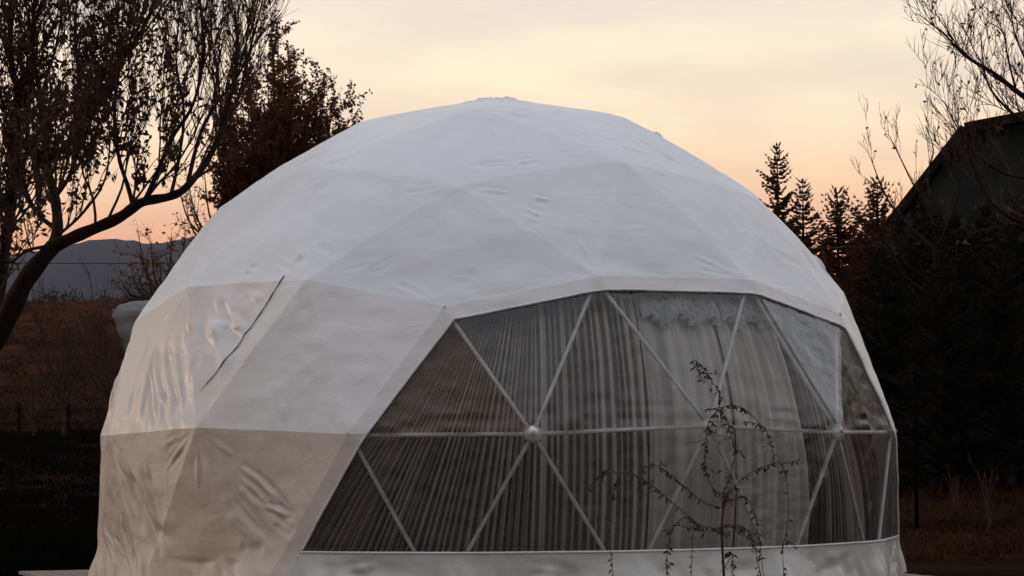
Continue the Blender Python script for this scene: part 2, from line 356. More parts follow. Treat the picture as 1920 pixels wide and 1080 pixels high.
def cover_mat(name, c1, c2):
    m = mat(name, c1, 0.40, 0.55, c2, 0.7, bump=0.0)
    t = m.node_tree; b = t.nodes['Principled BSDF']; c = nd(t, 'ShaderNodeTexCoord')
    m1 = nd(t, 'ShaderNodeMapping', ins={3: (1, 1, 2.2)}); t.links.new(c.outputs['Object'], m1.inputs[0])
    n1 = nd(t, 'ShaderNodeTexNoise', ins={'Scale': 2.6, 'Detail': 5.0, 'Distortion': 0.25}); t.links.new(m1.outputs[0], n1.inputs[0])
    n2 = nd(t, 'ShaderNodeTexNoise', ins={'Scale': 55.0, 'Detail': 3.0}); t.links.new(c.outputs['Object'], n2.inputs[0])
    b1 = nd(t, 'ShaderNodeBump', ins={'Strength': 0.20, 'Distance': 0.05}); t.links.new(n1.outputs[0], b1.inputs['Height'])
    b2 = nd(t, 'ShaderNodeBump', ins={'Strength': 0.30, 'Distance': 0.006}); t.links.new(n2.outputs[0], b2.inputs['Height']); t.links.new(b1.outputs[0], b2.inputs['Normal'])
    t.links.new(b2.outputs[0], b.inputs['Normal'])
    tr = nd(t, 'ShaderNodeBsdfTranslucent', ins={0: (0.7, 0.62, 0.52, 1)}); mx = nd(t, 'ShaderNodeMixShader', ins={0: 0.06}); out = t.nodes['Material Output']
    t.links.new(b.outputs[0], mx.inputs[1]); t.links.new(tr.outputs[0], mx.inputs[2]); t.links.new(mx.outputs[0], out.inputs[0])
    return m
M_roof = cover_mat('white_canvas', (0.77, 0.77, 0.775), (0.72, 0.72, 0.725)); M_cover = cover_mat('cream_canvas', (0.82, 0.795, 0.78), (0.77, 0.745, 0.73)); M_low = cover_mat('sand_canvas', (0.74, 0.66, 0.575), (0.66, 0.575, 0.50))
def tint_left_shade(m, shade_col):  # browner left, lighter by the window: the cover's glow put into its colour
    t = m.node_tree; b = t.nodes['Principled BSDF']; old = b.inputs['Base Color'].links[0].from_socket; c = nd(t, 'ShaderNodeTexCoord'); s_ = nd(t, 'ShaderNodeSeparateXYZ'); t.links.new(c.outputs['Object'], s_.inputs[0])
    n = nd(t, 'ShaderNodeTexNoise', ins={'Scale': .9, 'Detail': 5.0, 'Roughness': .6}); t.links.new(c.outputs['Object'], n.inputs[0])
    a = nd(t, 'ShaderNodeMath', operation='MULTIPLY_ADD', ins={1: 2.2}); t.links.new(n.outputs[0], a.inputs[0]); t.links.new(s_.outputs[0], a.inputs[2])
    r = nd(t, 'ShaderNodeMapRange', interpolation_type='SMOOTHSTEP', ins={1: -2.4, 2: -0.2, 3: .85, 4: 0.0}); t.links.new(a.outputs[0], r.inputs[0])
    mx = nd(t, 'ShaderNodeMix', data_type='RGBA', ins={7: (*shade_col, 1)}); t.links.new(r.outputs[0], mx.inputs[0]); t.links.new(old, mx.inputs[6]); t.links.new(mx.outputs[2], b.inputs['Base Color'])
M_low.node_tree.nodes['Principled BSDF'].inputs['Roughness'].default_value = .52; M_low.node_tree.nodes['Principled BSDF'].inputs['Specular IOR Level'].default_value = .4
tint_left_shade(M_low, (0.42, 0.335, 0.26)); tint_left_shade(M_cover, (0.64, 0.57, 0.50))
M_apron = cover_mat('grey_apron_sheet', (0.64, 0.64, 0.60), (0.50, 0.50, 0.47)); M_apron.node_tree.nodes['Principled BSDF'].inputs['Roughness'].default_value = .28; M_apron.node_tree.nodes['Principled BSDF'].inputs['Specular IOR Level'].default_value = .7
cvv = np.array(cover.v); dcv = displace(cvv)
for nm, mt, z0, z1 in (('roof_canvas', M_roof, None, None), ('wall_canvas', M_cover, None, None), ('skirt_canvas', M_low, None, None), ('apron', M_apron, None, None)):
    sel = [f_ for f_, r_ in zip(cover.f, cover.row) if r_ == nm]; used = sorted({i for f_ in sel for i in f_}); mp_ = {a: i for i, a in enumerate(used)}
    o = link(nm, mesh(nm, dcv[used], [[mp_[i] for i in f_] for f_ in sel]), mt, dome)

def pane_mat(name, veil, gloss=1.0, wr=0.35, tint=(0.93, 0.93, 0.93), veilcol=(0.6, 0.62, 0.64), wscale=(3, 3, 9)):
    m = bpy.data.materials.new(name); m.use_nodes = True; t = m.node_tree; t.nodes.remove(t.nodes['Principled BSDF']); out = t.nodes['Material Output']
    c = nd(t, 'ShaderNodeTexCoord'); m1 = nd(t, 'ShaderNodeMapping', ins={3: wscale}); t.links.new(c.outputs['Object'], m1.inputs[0])
    n1 = nd(t, 'ShaderNodeTexNoise', ins={'Scale': 1.6, 'Detail': 4.0, 'Distortion': 1.5}); t.links.new(m1.outputs[0], n1.inputs[0])
    bp = nd(t, 'ShaderNodeBump', ins={'Strength': wr, 'Distance': 0.08}); t.links.new(n1.outputs[0], bp.inputs['Height'])
    tr = nd(t, 'ShaderNodeBsdfTransparent', ins={0: (*tint, 1)}); df = nd(t, 'ShaderNodeBsdfDiffuse', ins={0: (*veilcol, 1)})
    mx = nd(t, 'ShaderNodeMixShader', ins={0: veil}); t.links.new(tr.outputs[0], mx.inputs[1]); t.links.new(df.outputs[0], mx.inputs[2])
    gl = nd(t, 'ShaderNodeBsdfGlossy', ins={'Roughness': 0.12}); t.links.new(bp.outputs[0], gl.inputs['Normal'])
    fr = nd(t, 'ShaderNodeFresnel', ins={0: 1.45}); t.links.new(bp.outputs[0], fr.inputs['Normal'])
    mu = nd(t, 'ShaderNodeMath', operation='MULTIPLY', use_clamp=True, ins={1: 1.7 * gloss}); t.links.new(fr.outputs[0], mu.inputs[0])
    m2 = nd(t, 'ShaderNodeMixShader'); t.links.new(mu.outputs[0], m2.inputs[0]); t.links.new(mx.outputs[0], m2.inputs[1]); t.links.new(gl.outputs[0], m2.inputs[2])
    t.links.new(m2.outputs[0], out.inputs[0]); return m
M_pane = pane_mat('clear_film', 0.035, 0.9, 0.10)
M_pane_brown = pane_mat('slack_film_reflection_tint', 0.10, 0.6, 0.10, (0.95, 0.9, 0.84), (0.58, 0.46, 0.36))  # brown veil puts a warm reflection into the film's colour
M_pane_dim = pane_mat('clear_film_dull', 0.03, 0.40, 0.08)
M_pane_milk = pane_mat('milky_film', 0.28, 1.0, 0.16, (0.9, 0.92, 0.95), (0.50, 0.56, 0.63))
for fi, sp in panes.items():
    t = facets[fi]; v = np.array(sp.v); nrm = v / np.linalg.norm(v, axis=1)[:, None]; az = np.arctan2(v[:, 1], v[:, 0])
    cz = sum(t)[2] / 3
    amp = .0012 + .0035 * sstep(.27, .18, v[:, 2]) * (cz > .18)
    v = (v + nrm * (amp * vnoise(az * 22, v[:, 2] * 70, 41) + .001 * vnoise(az * 50, v[:, 2] * 60, 42) - .002)[:, None]) * R
    key = lambda pts: all(any(np.linalg.norm(p - q_) < 1e-3 for p in t) for q_ in pts)
    m = M_pane; lab = None
    if key((R2, P1, H[3])): m = M_pane_milk; lab = 'milky bluish pane'
    elif key((P1, H[3], H[4])) or key((H[3], H[4], Bn[4])) or key((H[4], Bn[4], Bn[5])): m = M_pane_dim
    elif key((P0, H[0], H[1])): m = M_pane_brown; lab = 'wrinkled slack clear pane'
    o = link('window_pane', mesh('window_pane', v, sp.f), m, dome)
    if lab: o['label'] = lab
# hem along the cut edge of the opening
def isect(pl, a, b): n_, o_ = pl; da, db = np.dot(n_, a) - o_, np.dot(n_, b) - o_; return a + (b - a) * (da / (da - db))
mesh_edges = {}
open_edges = {}
for f_ in cover.f:
    for i in range(len(f_)):
        e = (f_[i], f_[(i + 1) % len(f_)]); k = (min(e), max(e)); open_edges[k] = open_edges.get(k, 0) + 1
vv = np.array(cover.v); dv = displace(vv)
hem = Tubes()
def near_bay(p): return min(abs(np.dot(n_, p) - o_) for n_, o_ in planes) < 1e-4 and all(np.dot(n_, p) - o_ > -2e-4 for n_, o_ in planes) and np.dot(p, cen) > .25
for (a, b), c_ in open_edges.items():
    if c_ == 1 and near_bay(vv[a]) and near_bay(vv[b]): hem.add([dv[a], dv[b]], .011, 5)
M_hem = mat('hem_tape', (0.72, 0.71, 0.70), 0.6, 0.3)
hem.build('hem', M_hem, dome)
# frame struts and hubs that show through the bay
M_strut = mat('white_painted_tube', (0.90, 0.90, 0.90), 0.3, 0.5, (0.80, 0.80, 0.80), 9, bump=.1)
edges = set()
bs = bay_set
for t in facets:
    if isbay(t):
        ids = [next(i for i, q_ in enumerate(bs) if np.linalg.norm(p - q_) < 1e-3) for p in t]
        for a, b in ((0, 1), (1, 2), (2, 0)): edges.add((min(ids[a], ids[b]), max(ids[a], ids[b])))
for a, b in sorted(edges):
    A_, B_ = bs[a] * R * .984, bs[b] * R * .984; tb = Tubes(); tt = np.linspace(.035, .965, 5)
    tb.add([A_ + (B_ - A_) * x for x in tt], .0195, 10, True)
    d = (B_ - A_); 
    for e0, e1 in ((.012, .06), (.94, .988)): tb.add([A_ + d * e0, A_ + d * e1], .014, 8, True)   # flattened ends
    tb.build('strut', M_strut, dome)
def hub_mesh():
    v, f = [], []; n = 14
    prof = [(0, .034), (.035, .030), (.062, .016), (.066, 0), (.062, -.016), (.03, -.028), (0, -.03)]
    for r, z in prof:
        for k in range(n): v.append((r * math.cos(k * 2 * math.pi / n), r * math.sin(k * 2 * math.pi / n), z))
    for i in range(len(prof) - 1):
        for k in range(n): f.append([i * n + k, i * n + (k + 1) % n, (i + 1) * n + (k + 1) % n, (i + 1) * n + k])
    me = mesh('hub', v, f); return me
hm = hub_mesh(); hm.materials.append(M_strut)
bolt_t = Tubes(); bolt_t.add([(0, 0, .03), (0, 0, .05)], .012, 6, True); bm_ = mesh('bolt', np.concatenate(bolt_t.v), bolt_t.f, False)
M_bolt = mat('zinc_bolt', (0.35, 0.35, 0.36), 0.4, 0.5, metal=.8); bm_.materials.append(M_bolt)
for p in bs:
    h = link('hub', hm, None, dome, p * R * .985); h.scale = (1.25, 1.25, 1.2); h.rotation_euler = Vector(p).to_track_quat('Z', 'Y').to_euler()
    b = link('bolt', bm_, None, h)
# dark cord lying on the left of the canvas
pts = []
for k in range(24):
    s_ = k / 23; px = 543 + (388 - 543) * s_ + 0.8 * math.sin(s_ * 11) ; py = 528 + (738 - 528) * s_
    p = on_shell(px, py, .965); pts.append(p)
pts = np.array(pts)
def flat_radius(p):
    u = p / np.linalg.norm(p)
    best = 0
    for t in facets:
        n_ = np.cross(t[1] - t[0], t[2] - t[0]); k = np.dot(n_, t[0]) / np.dot(n_, u) if abs(np.dot(n_, u)) > 1e-9 else 9
        if k > 0:
            x = u * k; A = np.array([t[0], t[1], t[2]]).T
            w_ = np.linalg.solve(A, x)
            if (w_ > -1e-3).all(): return x
    return u
pts = displace(np.array([flat_radius(p) for p in pts]))
u = pts / np.linalg.norm(pts, axis=1)[:, None]
cb = Tubes(); rr_ = .0042 + .001 * np.sin(np.arange(24) * 1.9); rr_[-4:] *= np.linspace(.9, .4, 4); cb.add(pts + u * .006, rr_, 6, True)
M_cord = mat('dark_cord', (0.05, 0.045, 0.045), 0.8, 0.2); cb.build('cord', M_cord, dome)
# fabric porch on the far left of the dome
def porch():
    v, f = [], []; n = 26; az = math.radians(150); w = .62; r0, r1 = 3.1, 4.34; zt = 3.25 - ZC; zb = 2.40 - ZC
    e = np.array([math.cos(az), math.sin(az), 0]); s_ = np.array([-e[1], e[0], 0])
    prof = []                                   # outline across: up one side, over a low arch, down the other
    for k in range(n): prof.append((-w, zb + (zt - .12 - zb) * k / (n - 1)))
    for k in range(1, n): a = k / n; prof.append((-w + 2 * w * a, zt - .12 + .12 * math.sin(a * math.pi)))
    for k in range(n): prof.append((w, zt - .12 - (zt - .12 - zb) * k / (n - 1)))
    rows = 14; m_ = len(prof)
    for r in range(rows):
        rr = r0 + (r1 - r0) * r / (rows - 1)
        for i, (a, z) in enumerate(prof):
            dn = .035 * float(vnoise(i * .35 + r * .25, r * .4, 51)); tp = 1 - .07 * (1 - (z - zb) / (zt - zb)) * r / (rows - 1); p = e * (rr + dn * .6) * tp + s_ * (a + dn); v.append((p[0], p[1], z + dn * .5))
    for r in range(rows - 1):
        for i in range(m_ - 1): f.append([r * m_ + i, r * m_ + i + 1, (r + 1) * m_ + i + 1, (r + 1) * m_ + i])
    k = 18; b0 = len(v)                          # front wall of the porch with slack folds
    for i in range(k + 1):
        for j in range(k + 1):
            a = -w + 2 * w * i / k; top = zt - .12 + .12 * math.sin(math.pi * i / k); z = zb + (top - zb) * j / k
            p = e * (1 - .07 * (1 - (z - zb) / (zt - zb))) * (r1 + .05 * float(vnoise(i * .9, j * .25, 52)) * (1 - abs(a / w) ** 4)) + s_ * a; v.append((p[0], p[1], z))
    for i in range(k):
        for j in range(k): a = b0 + i * (k + 1) + j; f.append([a, a + k + 1, a + k + 2, a + 1])
    return mesh('porch', v, f)
tag(link('awning', porch(), mat('grey_awning_sheet', (0.20, 0.20, 0.195), .7, .2, (0.14, 0.14, 0.135), 2), dome), 'small slack grey awning')

# ------------------------------------------------------------------ curtains inside the bay
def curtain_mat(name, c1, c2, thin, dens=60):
    """voile whose fold shade is put in as see-through stripes; these let the dark lining show"""
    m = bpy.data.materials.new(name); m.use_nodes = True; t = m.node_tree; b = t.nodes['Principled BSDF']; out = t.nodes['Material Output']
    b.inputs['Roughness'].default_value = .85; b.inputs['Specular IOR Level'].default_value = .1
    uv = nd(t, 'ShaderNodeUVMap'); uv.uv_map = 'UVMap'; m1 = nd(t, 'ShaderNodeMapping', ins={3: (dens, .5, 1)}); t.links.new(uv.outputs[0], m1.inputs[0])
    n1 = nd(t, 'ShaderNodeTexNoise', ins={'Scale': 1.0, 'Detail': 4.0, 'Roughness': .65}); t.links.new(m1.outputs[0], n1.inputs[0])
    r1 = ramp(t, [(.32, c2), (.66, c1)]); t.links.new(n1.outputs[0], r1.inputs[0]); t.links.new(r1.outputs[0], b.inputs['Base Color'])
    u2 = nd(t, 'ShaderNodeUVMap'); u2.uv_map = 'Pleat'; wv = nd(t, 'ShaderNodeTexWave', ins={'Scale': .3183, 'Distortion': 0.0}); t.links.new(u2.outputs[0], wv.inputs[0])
    r2 = ramp(t, [(.30, (thin,) * 3), (.52, (.97,) * 3)]); t.links.new(wv.outputs[0], r2.inputs[0])  # alpha stripe per pleat standing in for fold shade
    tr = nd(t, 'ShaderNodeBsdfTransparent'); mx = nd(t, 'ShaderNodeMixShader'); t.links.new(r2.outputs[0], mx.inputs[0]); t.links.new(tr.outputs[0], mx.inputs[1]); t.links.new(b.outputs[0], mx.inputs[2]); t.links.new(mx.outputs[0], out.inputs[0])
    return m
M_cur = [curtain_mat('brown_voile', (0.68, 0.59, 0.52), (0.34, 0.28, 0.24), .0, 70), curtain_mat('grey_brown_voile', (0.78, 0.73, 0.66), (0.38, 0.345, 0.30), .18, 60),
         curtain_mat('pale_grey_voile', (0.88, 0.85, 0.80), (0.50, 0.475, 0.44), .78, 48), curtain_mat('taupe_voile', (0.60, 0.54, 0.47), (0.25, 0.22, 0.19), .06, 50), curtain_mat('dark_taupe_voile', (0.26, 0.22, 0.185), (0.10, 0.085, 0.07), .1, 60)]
M_shade_backing = mat('dark_shade_backing', (0.012, 0.010, 0.009), .95, .05)  # dark sheet added behind the voile to deepen the shade between folds
def cpos(t, v, off):
    az = (-27 + 126 * t) * (1 - v) + float(np.interp(t, [-.06, 0, .1, .2, .31, .45, .55, .65, .75, .85, 1, 1.06], [1, 3, 5.2, 8.2, 13.5, 32, 45, 56, 62, 66, 71, 73])) * v; z = -.185 + (.615 + 0.0 * t) * v
    if True: z = -.185 + (.655 + .02 * math.sin(math.pi * min(max(t, 0), 1))) * v
    rr = .925 + off / R; r = math.sqrt(rr * rr - z * z); a = math.radians(az) + ROT
    return (r * math.cos(a) * R, r * math.sin(a) * R, z * R)
panels = [(-.05, .30, .0105, .042, 0, 'brown pleated curtain slanting along the left edge of the window bay'),
          (.302, .43, .0125, .030, 1, 'grey brown pleated curtain just right of the left window hub'),
          (.433, .54, .020, .022, 2, 'pale grey curtain hanging in upright folds just left of the weeping sapling'),
          (.543, .665, .018, .022, 2, 'pale curtain with ruffled heading directly behind the weeping sapling'),
          (.668, .83, .011, .036, 3, 'taupe pleated curtain seen below and through the milky bluish pane'),
          (.833, 1.05, .010, .038, 4, 'dark taupe curtain at the narrow right end of the bay')]
for (t0, t1, pw, amp, mi, lab) in panels:
    ts = [t0]; ph = [0.0]; k = 0; pw *= (.80, .68, .95, .80, .80)[mi]
    while ts[-1] < t1:
        w_ = pw * rng.uniform(.6, 1.5) / 8
        for _ in range(8): ts.append(ts[-1] + w_); ph.append(ph[-1] + 1 / 8)
    nt_, nv = len(ts), 36; v, f, uvs, uvp = [], [], [], []
    for i, (tq, p_) in enumerate(zip(ts, ph)):
        ka = amp * (.7 + .5 * abs(math.sin(p_ * 3.1 * 1.7)))
        for j in range(nv):
            vv_ = j / (nv - 1); wv = math.sin(p_ * 2 * math.pi + .5 * math.sin(vv_ * 3 + p_)); wv = math.copysign(abs(wv) ** .75, wv)
            v.append(cpos(min(tq, t1), vv_, ka * wv * (1 - .45 * vv_) + .012 * float(vnoise(p_ * .7, vv_ * 5, 61)))); uvs.append((tq, vv_)); uvp.append((p_, 0))
    for i in range(nt_ - 1):
        for j in range(nv - 1): a = i * nv + j; f.append([a, a + nv, a + nv + 1, a + 1])
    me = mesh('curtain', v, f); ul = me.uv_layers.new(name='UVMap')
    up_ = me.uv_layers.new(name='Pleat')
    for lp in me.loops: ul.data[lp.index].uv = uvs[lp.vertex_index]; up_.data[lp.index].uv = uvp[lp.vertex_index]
    root = empty('curtain', (0, 0, ZC)); tag(root, lab, 'curtain', 'curtains behind the window bay')
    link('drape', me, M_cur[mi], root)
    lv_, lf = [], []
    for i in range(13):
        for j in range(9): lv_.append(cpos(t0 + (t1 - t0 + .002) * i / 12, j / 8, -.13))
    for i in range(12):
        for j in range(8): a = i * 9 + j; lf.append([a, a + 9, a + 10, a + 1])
    link('shade_backing', mesh('shade_backing', lv_, lf), M_shade_backing, root)
    if mi == 2:
        v, f = [], []; a0, a1 = (t0, t1); n = 150
        for i in range(n + 1):
            tq = a0 + (a1 - a0) * i / n
            for j in range(7):
                vv_ = .895 + .085 * j / 6 + .018 * math.sin(i * .11) + .01 * math.sin(i * .47); v.append(cpos(tq, vv_, .08 + .045 * math.sin(i * 1.05 + j * .4) + .03 * float(vnoise(i * .5, j, 66))))
        for i in range(n):
            for j in range(6): a = i * 7 + j; f.append([a, a + 7, a + 8, a + 1])
        link('ruffle', mesh('ruffle', v, f), M_ruf if 'M_ruf' in globals() else globals().setdefault('M_ruf', mat('white_ruffle', (0.70, 0.71, 0.73), .9, .1)), root)
# floor inside and round the dome: a board deck
DZ = .37
M_wood = mat('weathered_board', (0.30, 0.26, 0.22), .8, .2, (0.15, 0.125, 0.105), 3, (1, 14, 1), bump=.5, bscale=18, bdist=.006)
M_wdark = mat('deck_underside', (0.03, 0.025, 0.02), .9, .1)
corner = at(35, 1057, 7.85 * R); da = math.radians(-72)           # edge running towards the camera and to the right
ca = np.array([math.cos(da), math.sin(da)]); cb_ = np.array([-ca[1], ca[0]])   # second edge
cb_ = cb_ if cb_[0] > 0 else -cb_
deck = empty('deck', (corner[0], corner[1], 0)); tag(deck, 'low board deck showing its corner beside the left foot of the dome', 'deck')
LA, LB = 11.6, 8.3
pmesh = {}
npl = int(LA / .145)
for k in range(npl):
    c = ca * (.145 * (k + .5)) + cb_ * LB / 2
    if 'm' not in pmesh:
        v, f = [], []; box(v, f, (0, 0, 0), (LB, .138, .032)); pmesh['m'] = mesh('plank', v, f, False); pmesh['m'].materials.append(M_wood)
    o = link('plank', pmesh['m'], None, deck, (c[0], c[1], DZ - .016 + rng.uniform(-.002, .002))); o.rotation_euler.z = math.atan2(cb_[1], cb_[0])
for s_, ln, o_ in ((ca, LA, (0, 0)), (ca, LA, tuple(cb_ * LB)), (cb_, LB, (0, 0)), (cb_, LB, tuple(ca * LA))):
    c = np.array(o_) + s_ * ln / 2; boxpart('fascia', (c[0], c[1], DZ / 2 - .03), (ln - .06, .03, DZ - .06), M_wdark, deck, math.atan2(s_[1], s_[0]))

# ------------------------------------------------------------------ trees
def smooth_path(P_, n=6):
    P_ = [np.array(p, float) for p in P_]; out = []
    for i in range(len(P_) - 1):
        p0 = P_[max(i - 1, 0)]; p1 = P_[i]; p2 = P_[i + 1]; p3 = P_[min(i + 2, len(P_) - 1)]
        for k in range(n):
            t = k / n; out.append(.5 * ((2 * p1) + (-p0 + p2) * t + (2 * p0 - 5 * p1 + 4 * p2 - p3) * t * t + (-p0 + 3 * p1 - 3 * p2 + p3) * t ** 3))
    out.append(P_[-1]); return np.array(out)
class Leaves:
    def __init__(s): s.p = []; s.d = []; s.s = []
    def add(s, p, d, sz): s.p.append(p); s.d.append(d); s.s.append(sz)
    def build(s, name, m, parent, wid=.5):
        p = np.array(s.p); n = len(p); d = np.array(s.d); d /= np.linalg.norm(d, axis=1)[:, None] + 1e-9; sz = np.array(s.s)[:, None]
        a = rng.normal(size=(n, 3)); a -= (a * d).sum(1)[:, None] * d; a /= np.linalg.norm(a, axis=1)[:, None] + 1e-9; nn = np.cross(a, d)
        base, tip = p, p + d * sz; mid = p + d * sz * .5
        l = mid + a * sz * wid * .5 + nn * sz * .10; r = mid - a * sz * wid * .5 + nn * sz * .10
        v = np.stack([base, l, tip, r], 1).reshape(-1, 3); f = np.arange(n * 4).reshape(-1, 4)
        tri = np.concatenate([f[:, [0, 1, 2]], f[:, [0, 2, 3]]])
        return tag(link(name, mesh(name, v, tri, False), m, parent), kind='stuff')
def grow(tb, lv, p, d, ln, r, depth, cfg):
    n = max(4, int(ln / cfg['seg'])); pts = [p]; d = d / np.linalg.norm(d)
    for i in range(n):
        d = d + rng.normal(0, cfg['wob'], 3) + np.array([0, 0, cfg['up']]); d /= np.linalg.norm(d); pts.append(pts[-1] + d * ln / n)
    pts = np.array(pts); tb.add(pts, np.linspace(r, r * .35, n + 1), 3 if r < .012 else 5)
    if depth > 0:
        k = int(cfg['kids'][depth] * ln * rng.uniform(.8, 1.2)) + 1
        for _ in range(k):
            s_ = rng.uniform(.15, .97); i = min(int(s_ * n), n - 1); q_ = pts[i] + (pts[i + 1] - pts[i]) * (s_ * n - i)
            ax = rng.normal(size=3); dd = pts[i + 1] - pts[i]; dd /= np.linalg.norm(dd)
            nd_ = dd * cfg['along'] + ax / np.linalg.norm(ax) * cfg['spread'] + np.array([0, 0, cfg['up0']])
            grow(tb, lv, q_, nd_, ln * rng.uniform(*cfg['ratio']), max(r * .5, cfg['rmin']), depth - 1, cfg)
    if lv is not None and depth <= cfg.get('leafdepth', 1):
        ld = cfg['leaf'] * cfg.get('mask', lambda q: 1.0)(pts[n // 2])
        for _ in range(rng.poisson(ld * ln)):
            s_ = rng.uniform(.1, 1); i = min(int(s_ * n), n - 1); q_ = pts[i] + (pts[i + 1] - pts[i]) * (s_ * n - i)
            dd = rng.normal(size=3) * .7 + np.array([0, 0, cfg.get('droop', -.5)]); lv.add(q_, dd, cfg['lsize'] * rng.uniform(.6, 1.3))
def bark(name, c): return mat(name, c, .9, .1, tuple(x * .5 for x in c), 6, (1, 1, .3), bump=.6, bscale=25, bdist=.01)
M_bark = bark('dark_bark', (0.024, 0.014, 0.010)); M_twig = mat('twig_bark', (0.055, 0.028, 0.017), .85, .15)
def leaf_mat(name, c, tr=.25):
    m = mat(name, c, .7, .2, tuple(x * .5 for x in c), 2.0); t = m.node_tree; b = t.nodes['Principled BSDF']; out = t.nodes['Material Output']
    tn = nd(t, 'ShaderNodeBsdfTranslucent', ins={0: (c[0] * 1.6, c[1] * 1.3, c[2], 1)}); mx = nd(t, 'ShaderNodeMixShader', ins={0: tr}); t.links.new(b.outputs[0], mx.inputs[1]); t.links.new(tn.outputs[0], mx.inputs[2]); t.links.new(mx.outputs[0], out.inputs[0]); return m
M_leaf = leaf_mat('dry_dark_leaf', (0.050, 0.030, 0.016), .35); M_leafb = leaf_mat('brown_leaf', (0.095, 0.045, 0.022), .5)
def guided_tree(name, label, guides, D, cfg, m_leaf, base, group=None, cat='tree', leaves=True):
    root = empty(name, base); tag(root, label, cat, group); b = np.array(base)
    tw = Tubes(); lv = Leaves() if leaves else None; first = True
    for (pix, r0, r1, dd) in guides:
        w3 = [at(x, y, D + dz) if not isinstance(x, str) else base for (x, y, dz) in pix]
        path = smooth_path(w3) - b; rr = np.linspace(r0, r1, len(path)); tb = Tubes(); tb.add(path, rr * (1 + .06 * np.sin(np.arange(len(path)) * 1.3)), 9)
        tb.build('trunk' if first else 'limb', M_bark, root); first = False
        ln = np.linalg.norm(np.diff(path, axis=0), axis=1); tot = ln.sum(); cum = np.concatenate([[0], np.cumsum(ln)])
        for _ in range(int(tot * dd)):
            s_ = rng.uniform(cfg.get('from', .25), 1) * tot; i = min(np.searchsorted(cum, s_) - 1, len(path) - 2); i = max(i, 0)
            q_ = path[i] + (path[i + 1] - path[i]) * ((s_ - cum[i]) / ln[i]); t_ = (path[i + 1] - path[i]) / ln[i]
            ax = rng.normal(size=3); ax /= np.linalg.norm(ax)
            grow(tw, lv, q_, t_ * cfg['along'] + ax * cfg['spread'] + np.array([0, 0, cfg['up0']]), cfg['len'] * rng.uniform(.45, 1.3), min(rr[i] * .45, cfg['r']), cfg['depth'], cfg)
    tag(tw.build('twig_mass', M_twig, root), kind='stuff')
    if leaves and lv.p: lv.build('foliage', m_leaf, root, cfg.get('wid', .5))
    return root
zg = lambda x, y: float(terrain_z(np.array(x), np.array(y)))
# big tree on the left
D0 = 31.5
bx = at(-130, 700, D0 + 1); base = (float(bx[0]), float(bx[1]), zg(bx[0], bx[1]) - .05)
def lmask(p):        # leaves thin out toward the upright shoot tips
    w_ = p + np.array(base); u_ = 960 + w_[0] / (w_[1] - CAM[1]) * FPX; k_ = float(np.clip(1.7 - (w_[2] - 3.2) * .40, .14, 1.3))
    return k_ * (1 - .9 * float(sstep(300, 400, u_)) * float(sstep(4.6, 5.4, w_[2])))
cfgL = dict(seg=.14, wob=.13, up=.075, kids={2: 4.2, 1: 5.0}, along=.75, spread=.62, up0=.55, ratio=(.35, .62), rmin=.004, r=.017, len=1.25, depth=2, leaf=10, lsize=.085, leafdepth=1, mask=lmask, droop=-.35)
cfgL['from'] = .12
guides = [
    ([('b', 0, 0), (-110, 830, 1), (-45, 690, .7), (10, 600, .4), (48, 525, .1), (100, 462, 0)], .19, .085, 0),
    ([(100, 462, 0), (150, 440, -.1), (220, 410, -.2), (265, 380, -.3), (320, 368, -.4), (352, 348, -.5), (395, 290, -.5), (425, 210, -.5), (445, 110, -.4), (440, 20, -.3)], .075, .012, 3.6),
    ([(100, 462, 0), (108, 425, .2), (103, 370, .4), (90, 325, .5), (85, 290, .6), (80, 200, .7), (62, 100, .8), (66, -20, .9)], .07, .016, 6),
    ([(86, 300, .5), (130, 268, .3), (190, 192, .1), (232, 110, 0), (280, 30, -.1), (305, -60, -.1)], .045, .012, 6),
    ([(-45, 690, .7), (-10, 590, .9), (5, 500, 1.0), (18, 400, 1.1), (30, 300, 1.2), (34, 190, 1.2), (20, 90, 1.2), (28, -40, 1.2)], .085, .02, 6.5),
    ([(250, 388, -.3), (240, 350, -.2), (222, 290, 0), (215, 200, .1), (226, 100, .2), (214, -20, .3)], .028, .009, 5),
    ([(272, 376, -.3), (290, 335, -.6), (322, 260, -.8), (362, 195, -.9), (382, 100, -1), (372, -10, -1)], .030, .009, 5),
    ([(352, 348, -.5), (362, 300, -.2), (378, 245, 0), (405, 195, .1), (442, 150, .2), (478, 80, .3), (528, 25, .3)], .026, .007, 3.5),
    ([(110, 440, .1), (150, 405, -.5), (190, 352, -.8), (204, 300, -.9), (205, 230, -.9)], .018, .007, 4.5),
    ([(108, 430, .2), (70, 400, .5), (45, 340, .8), (50, 260, 1), (45, 150, 1.1)], .03, .01, 6),
    ([(103, 370, .4), (130, 330, 0), (150, 260, -.3), (152, 160, -.4), (140, 60, -.4), (150, -30, -.4)], .026, .009, 6),
    ([(18, 400, 1.1), (-30, 330, 1.2), (-60, 200, 1.3), (-70, 60, 1.3)], .05, .014, 5),
    ([(90, 462, 0), (50, 470, -.3), (18, 492, -.5), (-20, 480, -.6)], .022, .010, 5),
    ([(232, 110, 0), (262, 70, .2), (300, 20, .3), (330, -40, .3)], .014, .006, 4),
    ([(395, 290, -.5), (420, 240, -.3), (450, 170, -.2), (470, 90, -.2), (495, -10, -.2)], .02, .007, 5),
    ([(320, 368, -.4), (335, 300, .2), (345, 210, .4), (330, 110, .5), (340, 0, .5)], .022, .008, 5),
    ([(442, 150, .2), (465, 60, .3), (455, -20, .3)], .012, .006, 4),
    ([(34, 190, 1.2), (90, 130, 1), (110, 60, .9), (120, -20, .9)], .02, .008, 6)]
